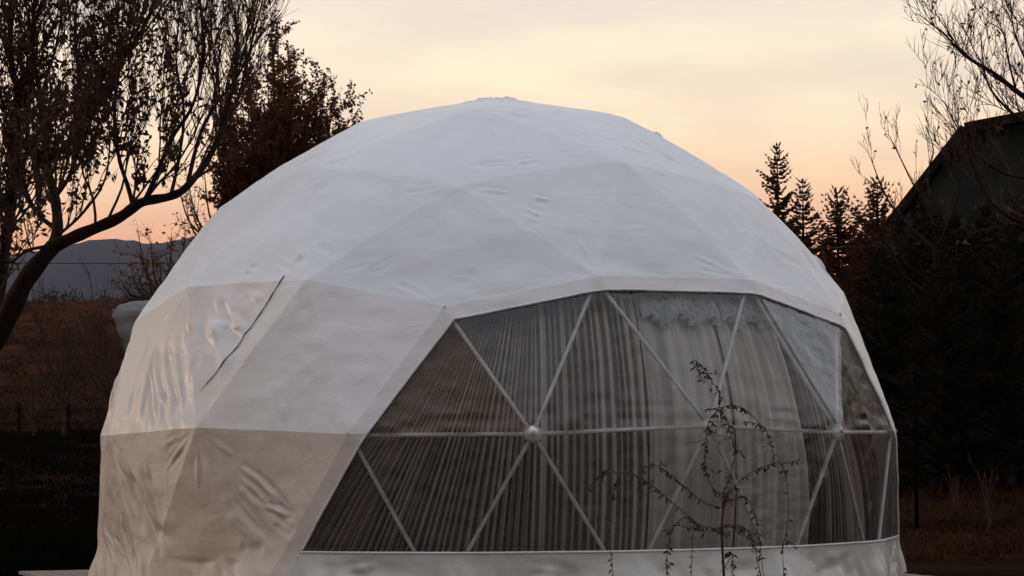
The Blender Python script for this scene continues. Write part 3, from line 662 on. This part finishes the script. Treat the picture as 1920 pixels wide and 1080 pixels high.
guided_tree('leafy_tree', 'large dark tree with upright leafy shoots overhanging the left of the dome', [(p_, a_, b_, d_ * 1.45) for p_, a_, b_, d_ in guides], D0, cfgL, M_leaf, base)
# rounded brown tree behind the dome
def round_tree(label, px, py, D, rx, rz_, nshoot, cfg, m_leaf, gy=None, name='round_tree', trunk_r=.12, cat='tree'):
    c = at(px, py, D); gx, gyy = float(c[0]), float(c[1]); zb = zg(gx, gyy); root = empty(name, (gx, gyy, zb)); tag(root, label, cat)
    cz = float(c[2]) - zb; tr = Tubes(); fork = cz - rz_ * .75
    tr.add(smooth_path([(0, 0, -.1), (.06, 0, fork * .5), (0, .05, fork)]), np.linspace(trunk_r, trunk_r * .7, 13), 9); tr.build('trunk', M_bark, root)
    tw = Tubes(); lv = Leaves()
    for k in range(nshoot):
        a = rng.uniform(0, 2 * math.pi); e = math.acos(rng.uniform(-.35, 1)); tgt = np.array([rx * math.sin(e) * math.cos(a), rx * math.sin(e) * math.sin(a), cz + rz_ * math.cos(e)]) * rng.uniform(.82, 1.04)
        tgt[2] = max(tgt[2], fork + .1); st = np.array([0, 0, fork]); mid = st + (tgt - st) * .5 + np.array([tgt[0] * .22, tgt[1] * .22, -.12 * rz_])
        pth = smooth_path([st, mid, tgt], 7); tw.add(pth, np.linspace(.028, .006, len(pth)), 4)
        for _ in range(cfg['n']):
            i = rng.integers(4, len(pth) - 1); grow(tw, lv, pth[i], (pth[i + 1] - pth[i]) * 2 + rng.normal(size=3) * .22 + np.array([0, 0, .15]), cfg['len'] * rng.uniform(.5, 1.2), .006, cfg['depth'], cfg)
    tag(tw.build('twig_mass', M_twig, root), kind='stuff')
    if lv.p: lv.build('foliage', m_leaf, root, .6)
    return root
cfgR = dict(seg=.10, wob=.14, up=.03, kids={1: 5.5}, along=.8, spread=.7, up0=.22, ratio=(.4, .7), rmin=.003, len=.46, depth=1, leaf=50, lsize=.058, leafdepth=1, n=11, droop=.0)
round_tree('rounded brown leafed tree rising behind the left shoulder of the dome', 528, 290, 44, 1.02, 1.66, 125, cfgR, M_leafb)
cfgR2 = dict(cfgR, leaf=5, n=5)
round_tree('lower brown tree behind the long limb, left of the dome', 420, 385, 47, .85, .95, 26, cfgR2, M_leafb)
cfgR3 = dict(cfgR, leaf=5, n=6, lsize=.07)
round_tree('wispy brown bush in front of the blue mountain', 305, 500, 50, .75, .75, 30, cfgR3, M_leafb, cat='bush', name='wispy_bush', trunk_r=.05)

# bare tree and shoots on the right
cfgB = dict(seg=.16, wob=.12, up=.05, kids={2: 3.2, 1: 4.0}, along=.8, spread=.65, up0=.35, ratio=(.35, .6), rmin=.008, r=.022, len=1.5, depth=2, leaf=.7, lsize=.11, leafdepth=0)
cfgB['from'] = .15
D1 = 60
bx = at(2040, 800, D1); base = (float(bx[0]), float(bx[1]), zg(bx[0], bx[1]) - .05)
guides = [([('b', 0, 0), (2035, 700, 0), (2040, 520, 0), (2030, 400, 0), (2010, 280, 0)], .2, .11, 0),
    ([(2010, 280, 0), (1960, 215, 0), (1905, 170, 0), (1860, 135, 0), (1810, 105, 0), (1768, 62, 0), (1720, 25, 0)], .075, .008, 3.0),
    ([(1990, 250, 0), (1930, 232, 1), (1885, 200, 1), (1850, 150, 1), (1838, 60, 1)], .05, .01, 2.6),
    ([(2010, 280, 0), (1990, 180, -1), (1960, 80, -1), (1930, -20, -1)], .07, .02, 3),
    ([(1905, 170, 0), (1890, 110, -.5), (1880, 60, -.5), (1850, 40, -.5)], .025, .008, 3),
    ([(1960, 215, 0), (1930, 130, 1), (1905, 70, 1), (1895, 20, 1)], .035, .008, 3),
    ([(1990, 330, 0), (1900, 330, 1), (1830, 290, 1), (1790, 230, 1), (1770, 190, 1)], .04, .008, 2.6),
    ([(2030, 400, 0), (1930, 420, 1), (1860, 380, 1), (1820, 300, 1), (1800, 240, 1)], .05, .01, 2.6)]
guided_tree('bare_tree', 'bare branching tree reaching in from the right above the dark roof', guides, D1, cfgB, M_leafb, base)
D2 = 69
bx = at(1755, 830, D2); base = (float(bx[0]), float(bx[1]), zg(bx[0], bx[1]) - .05)
guides = [([('b', 0, 0), (1757, 700, 0), (1760, 560, 0), (1755, 470, 0)], .14, .07, 0),
    ([(1755, 470, 0), (1745, 400, 0), (1715, 350, 0), (1690, 300, 0), (1668, 255, 0)], .04, .007, 3.0),
    ([(1755, 470, 0), (1700, 420, .5), (1665, 375, .5), (1645, 330, .5), (1633, 295, .5)], .04, .007, 3.0),
    ([(1745, 400, 0), (1740, 330, .5), (1750, 280, .5), (1735, 235, .5)], .03, .007, 3.0),
    ([(1755, 470, 0), (1790, 390, -.5), (1800, 310, -.5), (1785, 220, -.5)], .035, .008, 2.5),
    ([(1760, 560, 0), (1700, 520, .5), (1660, 450, .5), (1655, 400, .5)], .04, .008, 2.5)]
guided_tree('bare_tree', 'smaller bare tree with wispy shoots in front of the sloping roof edge', guides, D2, dict(cfgB, len=.85, up0=.5, rmin=.006), M_leafb, base)
# bare shrubs in the field left of the dome, sapling stems on the right
def shrub(label, px, pyb, pyt, D, spread, n, name='bare_shrub', cat='shrub', leaves=False):
    p = at(px, pyb, D); zb = zg(p[0], p[1]); h = float(at(px, pyt, D)[2]) - zb; root = empty(name, (float(p[0]), float(p[1]), zb)); tag(root, label, cat)
    st = Tubes(); tw = Tubes(); cfg = dict(seg=.3, wob=.1, up=.04, kids={2: 1.5, 1: 2.0}, along=.8, spread=.6, up0=.3, ratio=(.35, .6), rmin=.010, leaf=0)
    fk = h * .28; st.add(smooth_path([(0, 0, -.1), (.03 * h, 0, fk * .6), (0, 0, fk)]), np.linspace(.025 * h, .016 * h, 13), 7); st.build('trunk', M_twig, root)
    for k in range(n):
        a = rng.uniform(0, 2 * math.pi); d = np.array([math.cos(a) * spread, math.sin(a) * spread, 1.0]); grow(tw, None, np.array([0, 0, fk * rng.uniform(.6, 1)]), d, (h - fk) * rng.uniform(.7, 1.05), .010 * h, 2, cfg)
    tag(tw.build('twig_mass', M_twig, root), kind='stuff'); return root
shrub('bare round shrub nearest the left foot of the dome, against the russet slope', 205, 800, 560, 112, .5, 11)
shrub('bare spreading shrub beneath the long tree limb on the russet slope', 118, 795, 590, 118, .55, 9)
shrub('low bare shrub in the field between the fence and the big tree', 60, 800, 690, 110, .7, 9)
shrub('thin bare sapling in brown weeds at the far right', 1853, 1000, 850, 52, .25, 4, 'bare_sapling', 'sapling')
shrub('small bare sapling right of the metal post', 1790, 960, 880, 58, .4, 4, 'bare_sapling', 'sapling')

# scrub dotted over the far slope on the left
sv = Leaves(); 
for k in range(330):
    D = 130 * (560 / 130) ** rng.uniform() if k < 230 else rng.uniform(455, 540); px = rng.uniform(-150, 420); x = (px - 960) / FPX * D; y = CAM[1] + D; z = zg(x, y); hh = rng.uniform(.5, 1.5) * (1 + D / 500); c_ = np.array([x, y, z])
    for _ in range(46):
        o_ = rng.normal(size=3) * np.array([.42, .42, .30]) * hh; o_[2] = abs(o_[2]); sv.add(c_ + o_, rng.normal(size=3) * .6 + np.array([0, 0, .8]), hh * rng.uniform(.18, .42))
sv.build('scrub', mat('scrub_leaf', (0.030, 0.017, 0.010), .9, .05), None, .22)
# spruces
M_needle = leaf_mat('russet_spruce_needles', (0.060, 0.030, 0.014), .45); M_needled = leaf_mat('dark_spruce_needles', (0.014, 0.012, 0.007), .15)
def spruce_meshes(h, wbase, seed, dens=1.0, upturn=.5, nm=None):
    g = np.random.default_rng(seed); tr = Tubes(); tr.add([(0, 0, -.1), (0, 0, h * .5), (0, 0, h * .99)], [h * .016, h * .009, .01], 7)
    V_, n_ = [], 0; br = Tubes(); nw = int(h * 6.0 * dens)
    for w in range(nw):
        s_ = ((w + g.uniform(-.3, .3)) / nw); s_ = min(max(s_, 0.02), .995) ; z = h * (.10 + .90 * s_); L_ = wbase * (1 - s_) ** .82 * g.uniform(.7, 1.18) + .10
        nb = 5 if s_ > .5 else 7
        for b_ in range(nb):
            a = g.uniform(0, 2 * math.pi); ll = L_ * g.uniform(.6, 1.2); e = np.array([math.cos(a), math.sin(a), 0]); side_ = np.array([-e[1], e[0], 0])
            rise = (.5 + .6 * s_) * upturn; k = max(4, int(ll / .085)); pts = []
            for i in range(k + 1):
                t = i / k; pts.append(e * ll * t + np.array([0, 0, z + ll * (-.22 * (1 - s_) * t + rise * t ** 1.8)]))
            pts = np.array(pts); br.add(pts[[0, k // 2, k]], [.018, .011, .004], 3)
            for i in range(1, k + 1):
                t = i / k
                for sg in (-1, 1):
                    tl = (.30 * (1 - .65 * t) + .05) * g.uniform(.6, 1.25) * min(1, ll); d = side_ * sg * .8 + e * .75 + np.array([0, 0, g.uniform(-.35, .25)]); d /= np.linalg.norm(d)
                    p = pts[i] + g.normal(0, .01, 3); up = np.array([g.normal(0, .35), g.normal(0, .35), 1.0]); wv = np.cross(d, up); wv /= np.linalg.norm(wv); wd = .030
                    V_ += [p - wv * wd, p + d * tl * .6 - wv * wd * 1.1, p + d * tl, p + d * tl * .6 + wv * wd * 1.1, p + wv * wd]
                    V_ += [p - up / 1.1 * wd, p + d * tl * .6 - up * wd, p + d * tl, p + d * tl * .6 + up * wd, p + up * wd]
            d = pts[-1] - pts[-2]; d /= np.linalg.norm(d); p = pts[-1]; wv = side_ * .03; V_ += [p - wv, p + d * .07 - wv, p + d * .16, p + d * .07 + wv, p + wv]
    V_ = np.array(V_); fs = np.arange(len(V_)).reshape(-1, 5)
    mt = mesh('trunk', np.concatenate(tr.v), tr.f); mt.materials.append(M_bark); mb = mesh('twig_mass', np.concatenate(br.v), br.f); mb.materials.append(M_bark); mc = mesh('crown', V_, fs, False); mc.materials.append(nm or M_needle)
    return mt, mb, mc
def spruce(px, pyt, D, ms, h0, label, group, name='spruce_tree', cat='spruce', zs=None):
    p = at(px, pyt, D); zb = zg(p[0], p[1]); h = float(p[2]) - zb; root = empty(name, (float(p[0]), float(p[1]), zb), rng.uniform(0, 6.28)); s_ = h / h0; root.scale = (s_, s_, s_) if zs is None else (s_ * zs, s_ * zs, s_)
    tag(root, label, cat, group)
    link('trunk', ms[0], None, root); tag(link('twig_mass', ms[1], None, root), kind='stuff'); tag(link('crown', ms[2], None, root), kind='stuff'); return root
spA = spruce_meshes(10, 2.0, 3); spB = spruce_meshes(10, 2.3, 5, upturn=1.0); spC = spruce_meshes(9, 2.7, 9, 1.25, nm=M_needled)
gs = 'spruces beyond the dome'
spruce(1457, 272, 84, spA, 10, 'tallest slim spruce just clear of the dome shoulder', gs, zs=1.05)
spruce(1505, 336, 82, spA, 10, 'second spruce from the dome, slim with ragged branches', gs, zs=1.1)
spruce(1570, 356, 80, spB, 10, 'middle spruce with upswept branches standing apart', gs, zs=1.2)
spruce(1645, 338, 78, spB, 10, 'spruce beside the foot of the dark roof slope', gs, zs=1.2)
dk = [(1612, 430, 86, 'short spruce half hidden between the upswept spruces'), (1690, 400, 74, 'dark spruce touching the lower edge of the roof slope'), (1735, 370, 72, 'dense dark spruce overlapping the gable wall on its left'), (1790, 400, 70, 'dense dark spruce in the middle of the gable wall'),
      (1845, 380, 71, 'dense dark spruce towards the right of the gable wall'), (1905, 360, 69, 'dense dark spruce cut by the right edge of the picture'), (1540, 450, 88, 'low dark spruce close behind the right flank of the dome'), (1655, 455, 70, 'low broad spruce under the spruce with upswept branches'),
      (1765, 470, 66, 'low broad spruce directly behind the metal post'), (1875, 470, 66, 'low broad spruce behind the thin far right sapling')]
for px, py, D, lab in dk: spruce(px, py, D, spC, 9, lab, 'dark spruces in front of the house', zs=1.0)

# woodland standing to the right of the plot, past the edge of the picture
wv_, wf = [], []; nn_ = 0
ref = spC[2]; rv = np.array([v.co[:] for v in ref.vertices]); rf = np.arange(len(rv)).reshape(-1, 5)
for k in range(16):
    x = 24 + 3.4 * k * .8 + rng.uniform(-1, 1); y = 34 - 4.6 * k * .8 + rng.uniform(-2, 2); sc_ = rng.uniform(1.1, 1.5); wv_.append(rv * sc_ + np.array([x, y, zg(x, y)])); wf.append(rf + nn_); nn_ += len(rv)
wo_ = tag(link('woodland', mesh('woodland', np.concatenate(wv_), np.concatenate(wf), False), M_needled), kind='stuff')
# house with a gambrel gable
M_tile = mat('dark_roof_metal', (0.030, 0.028, 0.027), .7, .3, (0.016, 0.015, 0.015), 2); M_wallh = mat('grey_render', (0.034, 0.038, 0.032), .9, .05, (0.016, 0.018, 0.016), .8, bump=.3)
M_trim = mat('brown_fascia', (0.016, 0.010, 0.008), .9, .1); M_glass = mat('dark_glass', (0.008, 0.008, 0.009), .1, .5); M_winf = mat('pale_window_frame', (0.20, 0.18, 0.16), .6, .3)
def house():
    D = 86.0; g = [at(x, y, D) for x, y in ((1578, 530), (1680, 410), (1745, 325), (1810, 236), (1925, 216))]
    o = g[4]; zb = zg(o[0], o[1]); root = empty('gambrel_house', (float(o[0]), float(o[1]), zb), math.radians(-13)); tag(root, 'dark house with a gambrel gable roof behind the spruces on the right', 'house')
    L_ = [(p[0] - o[0], p[2] - zb) for p in (g[0], g[3], g[4])]; prof = L_ + [(-L_[1][0], L_[1][1]), (-L_[0][0], L_[0][1])]
    eave = L_[0]; hw = -eave[0] - .5
    wall = [(-hw, -.3), (hw, -.3), (hw, eave[1] + .0)] + [(x * .985, z - .18) for x, z in prof[::-1][1:4]] + [(-hw, eave[1])]
    dep = 11.0; v = [(x, 0.35, z) for x, z in wall] + [(x, dep - .35, z) for x, z in wall]; n = len(wall); f = [list(range(n)), list(range(n, 2 * n))[::-1]] + [[i, i + n, (i + 1) % n + n, (i + 1) % n] for i in range(n)]
    link('wall', mesh('wall', v, f, False), M_wallh, root)
    # each roof slope as a thick slab with standing seams
    for i in range(4):
        (x0, z0), (x1, z1) = prof[i], prof[i + 1]; nx, nz_ = -(z1 - z0), (x1 - x0); l = math.hypot(nx, nz_); nx, nz_ = nx / l * .14, nz_ / l * .14
        v = []; f = []
        for y in (0, dep): v += [(x0, y, z0), (x1, y, z1), (x1 + nx, y, z1 + nz_), (x0 + nx, y, z0 + nz_)]
        f = [[0, 1, 2, 3], [7, 6, 5, 4], [0, 4, 5, 1], [1, 5, 6, 2], [2, 6, 7, 3], [3, 7, 4, 0]]; sl_ = link('roof', mesh('roof', v, f, False), M_tile, root)
        v, f = [], []
        for y in np.arange(.5, dep, .55):
            k = len(v)
            for yy in (y - .02, y + .02):
                for e in (1, 1.25): v += [(x0 + nx * e, yy, z0 + nz_ * e), (x1 + nx * e, yy, z1 + nz_ * e)]
            f += [[k, k + 1, k + 3, k + 2], [k + 4, k + 6, k + 7, k + 5], [k + 2, k + 3, k + 7, k + 6]]
        link('seam', mesh('seam', v, f, False), M_tile, sl_)
        v = [(x0, -.03, z0 - .16), (x1, -.03, z1 - .16), (x1 + nx, -.03, z1 + nz_), (x0 + nx, -.03, z0 + nz_)]; v += [(a, -.003, c) for a, b, c in v]
        link('fascia', mesh('fascia', v, [[0, 1, 2, 3], [7, 6, 5, 4], [0, 4, 5, 1], [2, 6, 7, 3], [1, 5, 6, 2], [3, 7, 4, 0]], False), M_trim, root)
    for x, z, w, h in ((-2.4, 5.9, 1.1, 1.3), (1.2, 5.9, 1.1, 1.3), (-3.9, 2.3, .9, 1.2), (-2.4, 2.3, .9, 1.2), (-.8, 2.3, .9, 1.2), (1.6, 2.3, .9, 1.2)):
        fr = boxpart('window', (x, .33, z), (w + .16, .08, h + .16), M_winf, root); boxpart('pane', (0, -.045, 0), (w / 2 - .03, .02, h), M_glass, fr).location.x = -w / 4; boxpart('pane', (w / 4, -.045, 0), (w / 2 - .03, .02, h), M_glass, fr)
        boxpart('sill', (0, -.08, -h / 2 - .1), (w + .24, .16, .05), M_winf, fr)
house()
# pale low wall glimpsed between the spruce trunks
M_pale = mat('pale_shed_board', (0.10, 0.088, 0.07), .9, .1, (0.04, 0.035, 0.03), 1.5)
shed_o = at(1790, 760, 79); szb = zg(shed_o[0], shed_o[1]); shed = empty('garden_shed', (float(shed_o[0]), float(shed_o[1]), szb)); tag(shed, 'low pale board shed glimpsed under the dark spruces', 'shed')
for k in range(14):
    if k in (5, 6): continue
    boxpart('board', (-1.9 + k * .29, 0, 1.35), (.27, .03, 2.2), M_pale, shed)
boxpart('door', (-.3, .0, 1.25), (.52, .04, 2.0), M_wdark, shed)
for sx in (-1, 1): boxpart('side_wall', (sx * 2.03, 1.0, 1.35), (.05, 2.0, 2.2), M_pale, shed)
boxpart('roof', (0, .95, 2.52), (4.4, 2.4, .08), M_tile, shed)

# fences, post, cable
def fence(label, p0, p1, h, npost, rails, m, name='rail_fence'):
    p0 = np.array(p0); p1 = np.array(p1); root = empty(name, (p0[0], p0[1], zg(p0[0], p0[1]))); tag(root, label, 'fence'); zb = root.location.z
    pz = []
    for k in range(npost):
        p = p0 + (p1 - p0) * k / (npost - 1); z = zg(p[0], p[1]); pz.append((p[0] - p0[0], p[1] - p0[1], z - zb)); boxpart('post', (p[0] - p0[0], p[1] - p0[1], z - zb + h / 2), (.12, .12, h + .1), m, root)
    for r in rails:
        for a, b in zip(pz[:-1], pz[1:]):
            tb = Tubes(); tb.add([(a[0], a[1] - .08, a[2] + h * r), (b[0], b[1] - .08, b[2] + h * r)], .026, 5, True); tb.build('rail', m, root)
M_post = mat('old_fence_wood', (0.0035, 0.003, 0.0028), .95, .0)
M_rail = mat('weathered_rail', (0.014, 0.009, 0.007), .95, .0); a_, b_ = at(-60, 800, 108), at(300, 800, 118); fence('dark two rail fence crossing the field left of the dome', a_[:2], b_[:2], 1.35, 5, (.45, .85), M_rail)
pp = at(1719, 1000, 53); zb = zg(pp[0], pp[1]); ht = float(at(1719, 700, 53)[2]) - zb
root = empty('metal_post', (float(pp[0]), float(pp[1]), zb)); tag(root, 'thin dark metal post standing in brown weeds right of the dome', 'post')
tb = Tubes(); tb.add([(0, 0, -.1), (0, 0, ht)], .04, 10, True); tb.build('pole', M_post, root); tb = Tubes(); tb.add([(0, 0, ht), (0, 0, ht + .04)], .05, 10, True); tb.build('cap', M_post, root)
tb = Tubes(); tb.add([(.05, -.02, .75), (.35, -.06, 1.0)], .02, 6, True); tb.build('bracket', M_post, root)
c0, c1 = at(-200, 492, 70), at(2200, 430, 74); n = 60; tb = Tubes(); tb.add([c0 + (c1 - c0) * k / n - np.array([0, 0, .5 * 4 * (k / n) * (1 - k / n)]) * .6 for k in range(n + 1)], .011, 5)
tag(tb.build('overhead_cable', M_cord), 'thin overhead cable passing behind the dome below the tree crowns', 'cable')

# ------------------------------------------------------------------ weeping sapling in front of the bay
def sapling():
    D = 21.0; b = at(1357, 1300, D); zb = zg(b[0], b[1]); base = np.array([b[0], b[1], zb]); root = empty('weeping_sapling', tuple(map(float, base))); tag(root, 'slender weeping sapling with drooping leafy strands in front of the window bay', 'sapling')
    def path(px): return smooth_path([at(x, y, D + dz) for x, y, dz in px], 6) - base
    Mt = bark('reddish_stem', (0.09, 0.056, 0.040)); Ml = leaf_mat('sapling_leaf', (0.048, 0.046, 0.024)); lv = Leaves(); tw = Tubes()
    tb = Tubes(); tb.add(path([(1357, 1312, 0), (1358, 1150, 0), (1357, 1075, 0), (1353, 1000, 0), (1356, 950, 0), (1357, 920, 0)]), np.linspace(.011, .008, 31), 8); tb.build('trunk', Mt, root)
    kn = Tubes(); kn.add(path([(1356, 955, 0), (1358, 940, 0), (1366, 925, 0)]), [.010, .012, .014, .018, .015, .020, .016, .019, .017, .014, .012, .009, .006], 8); kn.build('graft_knot', Mt, root)
    arcs = [  # px, py, depth offset
        [(1352, 952, 0), (1318, 940, -.1), (1280, 910, -.2), (1245, 880, -.3), (1222, 868, -.3)],
        [(1312, 985, 0), (1270, 950, -.1), (1225, 912, -.2), (1190, 890, -.3), (1165, 888, -.3), (1150, 930, -.3), (1143, 1000, -.3), (1150, 1085, -.3)],
        [(1165, 888, -.3), (1135, 882, -.2), (1118, 898, -.2), (1100, 920, -.2)],
        [(1357, 995, 0), (1325, 988, -.1), (1302, 992, -.2), (1298, 1030, -.2), (1296, 1085, -.2)],
        [(1312, 985, -.1), (1285, 970, .2), (1262, 990, .2), (1252, 1030, .2), (1249, 1085, .2)],
        [(1357, 935, 0), (1330, 905, .1), (1322, 860, .1), (1325, 815, .1), (1332, 785, .1), (1348, 765, .1), (1350, 740, .1), (1335, 715, .1), (1318, 690, .1), (1302, 674, .1)],
        [(1350, 768, .1), (1362, 785, 0), (1370, 815, -.1), (1378, 850, -.1), (1370, 890, -.1), (1362, 915, 0)],
        [(1362, 925, 0), (1385, 905, .1), (1410, 885, .2), (1440, 872, .3), (1462, 868, .3), (1475, 900, .3), (1478, 970, .3), (1468, 1030, .3), (1470, 1085, .3)],
        [(1362, 940, 0), (1395, 930, -.2), (1412, 955, -.3), (1422, 1000, -.3), (1432, 1085, -.3)],
        [(1358, 985, 0), (1385, 985, -.1), (1405, 1000, -.1), (1418, 1040, -.1), (1428, 1085, -.1)],
        [(1359, 1040, 0), (1370, 1035, 0), (1374, 1050, 0), (1372, 1085, 0)],
        [(1395, 790, 0), (1430, 800, .1), (1445, 830, .1), (1452, 862, .1)],
        [(1350, 765, .1), (1375, 760, .1), (1400, 770, .1), (1425, 795, .1)],
        [(1300, 683, .1), (1312, 700, .1), (1318, 716, .1)]]
    for ar in arcs:
        p = path(ar); tb = Tubes(); tb.add(p, np.linspace(.0038, .0024, len(p)), 5); tb.build('strand', Mt, root)
        for i in range(len(p) - 1):
            for _ in range(rng.poisson(1.4)):
                q_ = p[i] + (p[i + 1] - p[i]) * rng.uniform(); lv.add(q_, np.array([rng.normal(0, .6), rng.normal(0, .6), -.7]), rng.uniform(.028, .058))
            if rng.uniform() < .16:
                d = np.array([rng.normal(0, .7), rng.normal(0, .7), rng.uniform(-.7, .3)]); grow(tw, lv, p[i], d, rng.uniform(.08, .2), .004, 0, dict(seg=.04, wob=.2, up=-.05, leaf=16, lsize=.045, leafdepth=1))
    tag(tw.build('twig_mass', Mt, root), kind='stuff'); lv.build('foliage', Ml, root, .38)
sapling()

# ------------------------------------------------------------------ dry grass
def grass(name, n, D0_, D1_, pxr, hmin, hmax, m):
    D = D0_ * (D1_ / D0_) ** rng.uniform(0, 1, n); px = rng.uniform(*pxr, n); x = (px - 960) / FPX * D; y = CAM[1] + D; z = terrain_z(x, y)
    cl_ = vnoise(x * .5, y * .25, 71) + vnoise(x * 1.8, y * 1.2, 72) * .7; h = rng.uniform(hmin, hmax, n) * np.clip(.55 + cl_ * .55, .12, 1.4)
    a = rng.uniform(0, math.pi, n); w = .006 + .00035 * D; lean = rng.normal(0, .32, (n, 2)) * h[:, None]; wx, wy = np.cos(a) * w, np.sin(a) * w
    v = np.stack([np.stack([x - wx, y - wy, z], 1), np.stack([x + wx, y + wy, z], 1), np.stack([x + lean[:, 0] * .4 + wx * .6, y + lean[:, 1] * .4, z + h * .6], 1), np.stack([x + lean[:, 0], y + lean[:, 1], z + h], 1)], 1).reshape(-1, 3)
    i = np.arange(n)[:, None] * 4; f = np.concatenate([i + [0, 1, 2], i + [0, 2, 3]]); return tag(link(name, mesh(name, v, f, False), m), kind='stuff')
M_gr = mat('dry_russet_grass', (0.060, 0.027, 0.012), .95, .05, (0.008, 0.006, 0.004), .35); M_gl = mat('damp_dark_grass', (0.0055, 0.0045, 0.003), .95, .0, (0.0022, 0.002, 0.0015), .6)
g1 = grass('dry_grass', 26000, 42, 115, (1660, 1990), .10, .42, M_gr); g1['label'] = 'dry russet grass and weeds right of the dome'; g1['category'] = 'grass'
g2 = grass('dark_grass', 22000, 38, 125, (-80, 260), .08, .30, M_gl); g2['label'] = 'short dark grass in the field left of the dome'; g2['category'] = 'grass'

# evening haze
v, f = [], []; box(v, f, (0, 0, 198), (14400, 14400, 420)); hz = link('haze', mesh('haze', v, f, False)); hz['kind'] = 'stuff'
hm_ = bpy.data.materials.new('haze_air'); hm_.use_nodes = True; t = hm_.node_tree; t.nodes.remove(t.nodes['Principled BSDF'])
pv = nd(t, 'ShaderNodeVolumePrincipled'); pv.inputs['Color'].default_value = (0.82, 0.84, 0.92, 1); pv.inputs['Density'].default_value = HAZE; pv.inputs['Anisotropy'].default_value = 0.3
t.links.new(pv.outputs[0], t.nodes['Material Output'].inputs['Volume']); hz.data.materials.append(hm_)
print('faces', sum(len(o.data.polygons) for o in S.objects if o.type == 'MESH'))
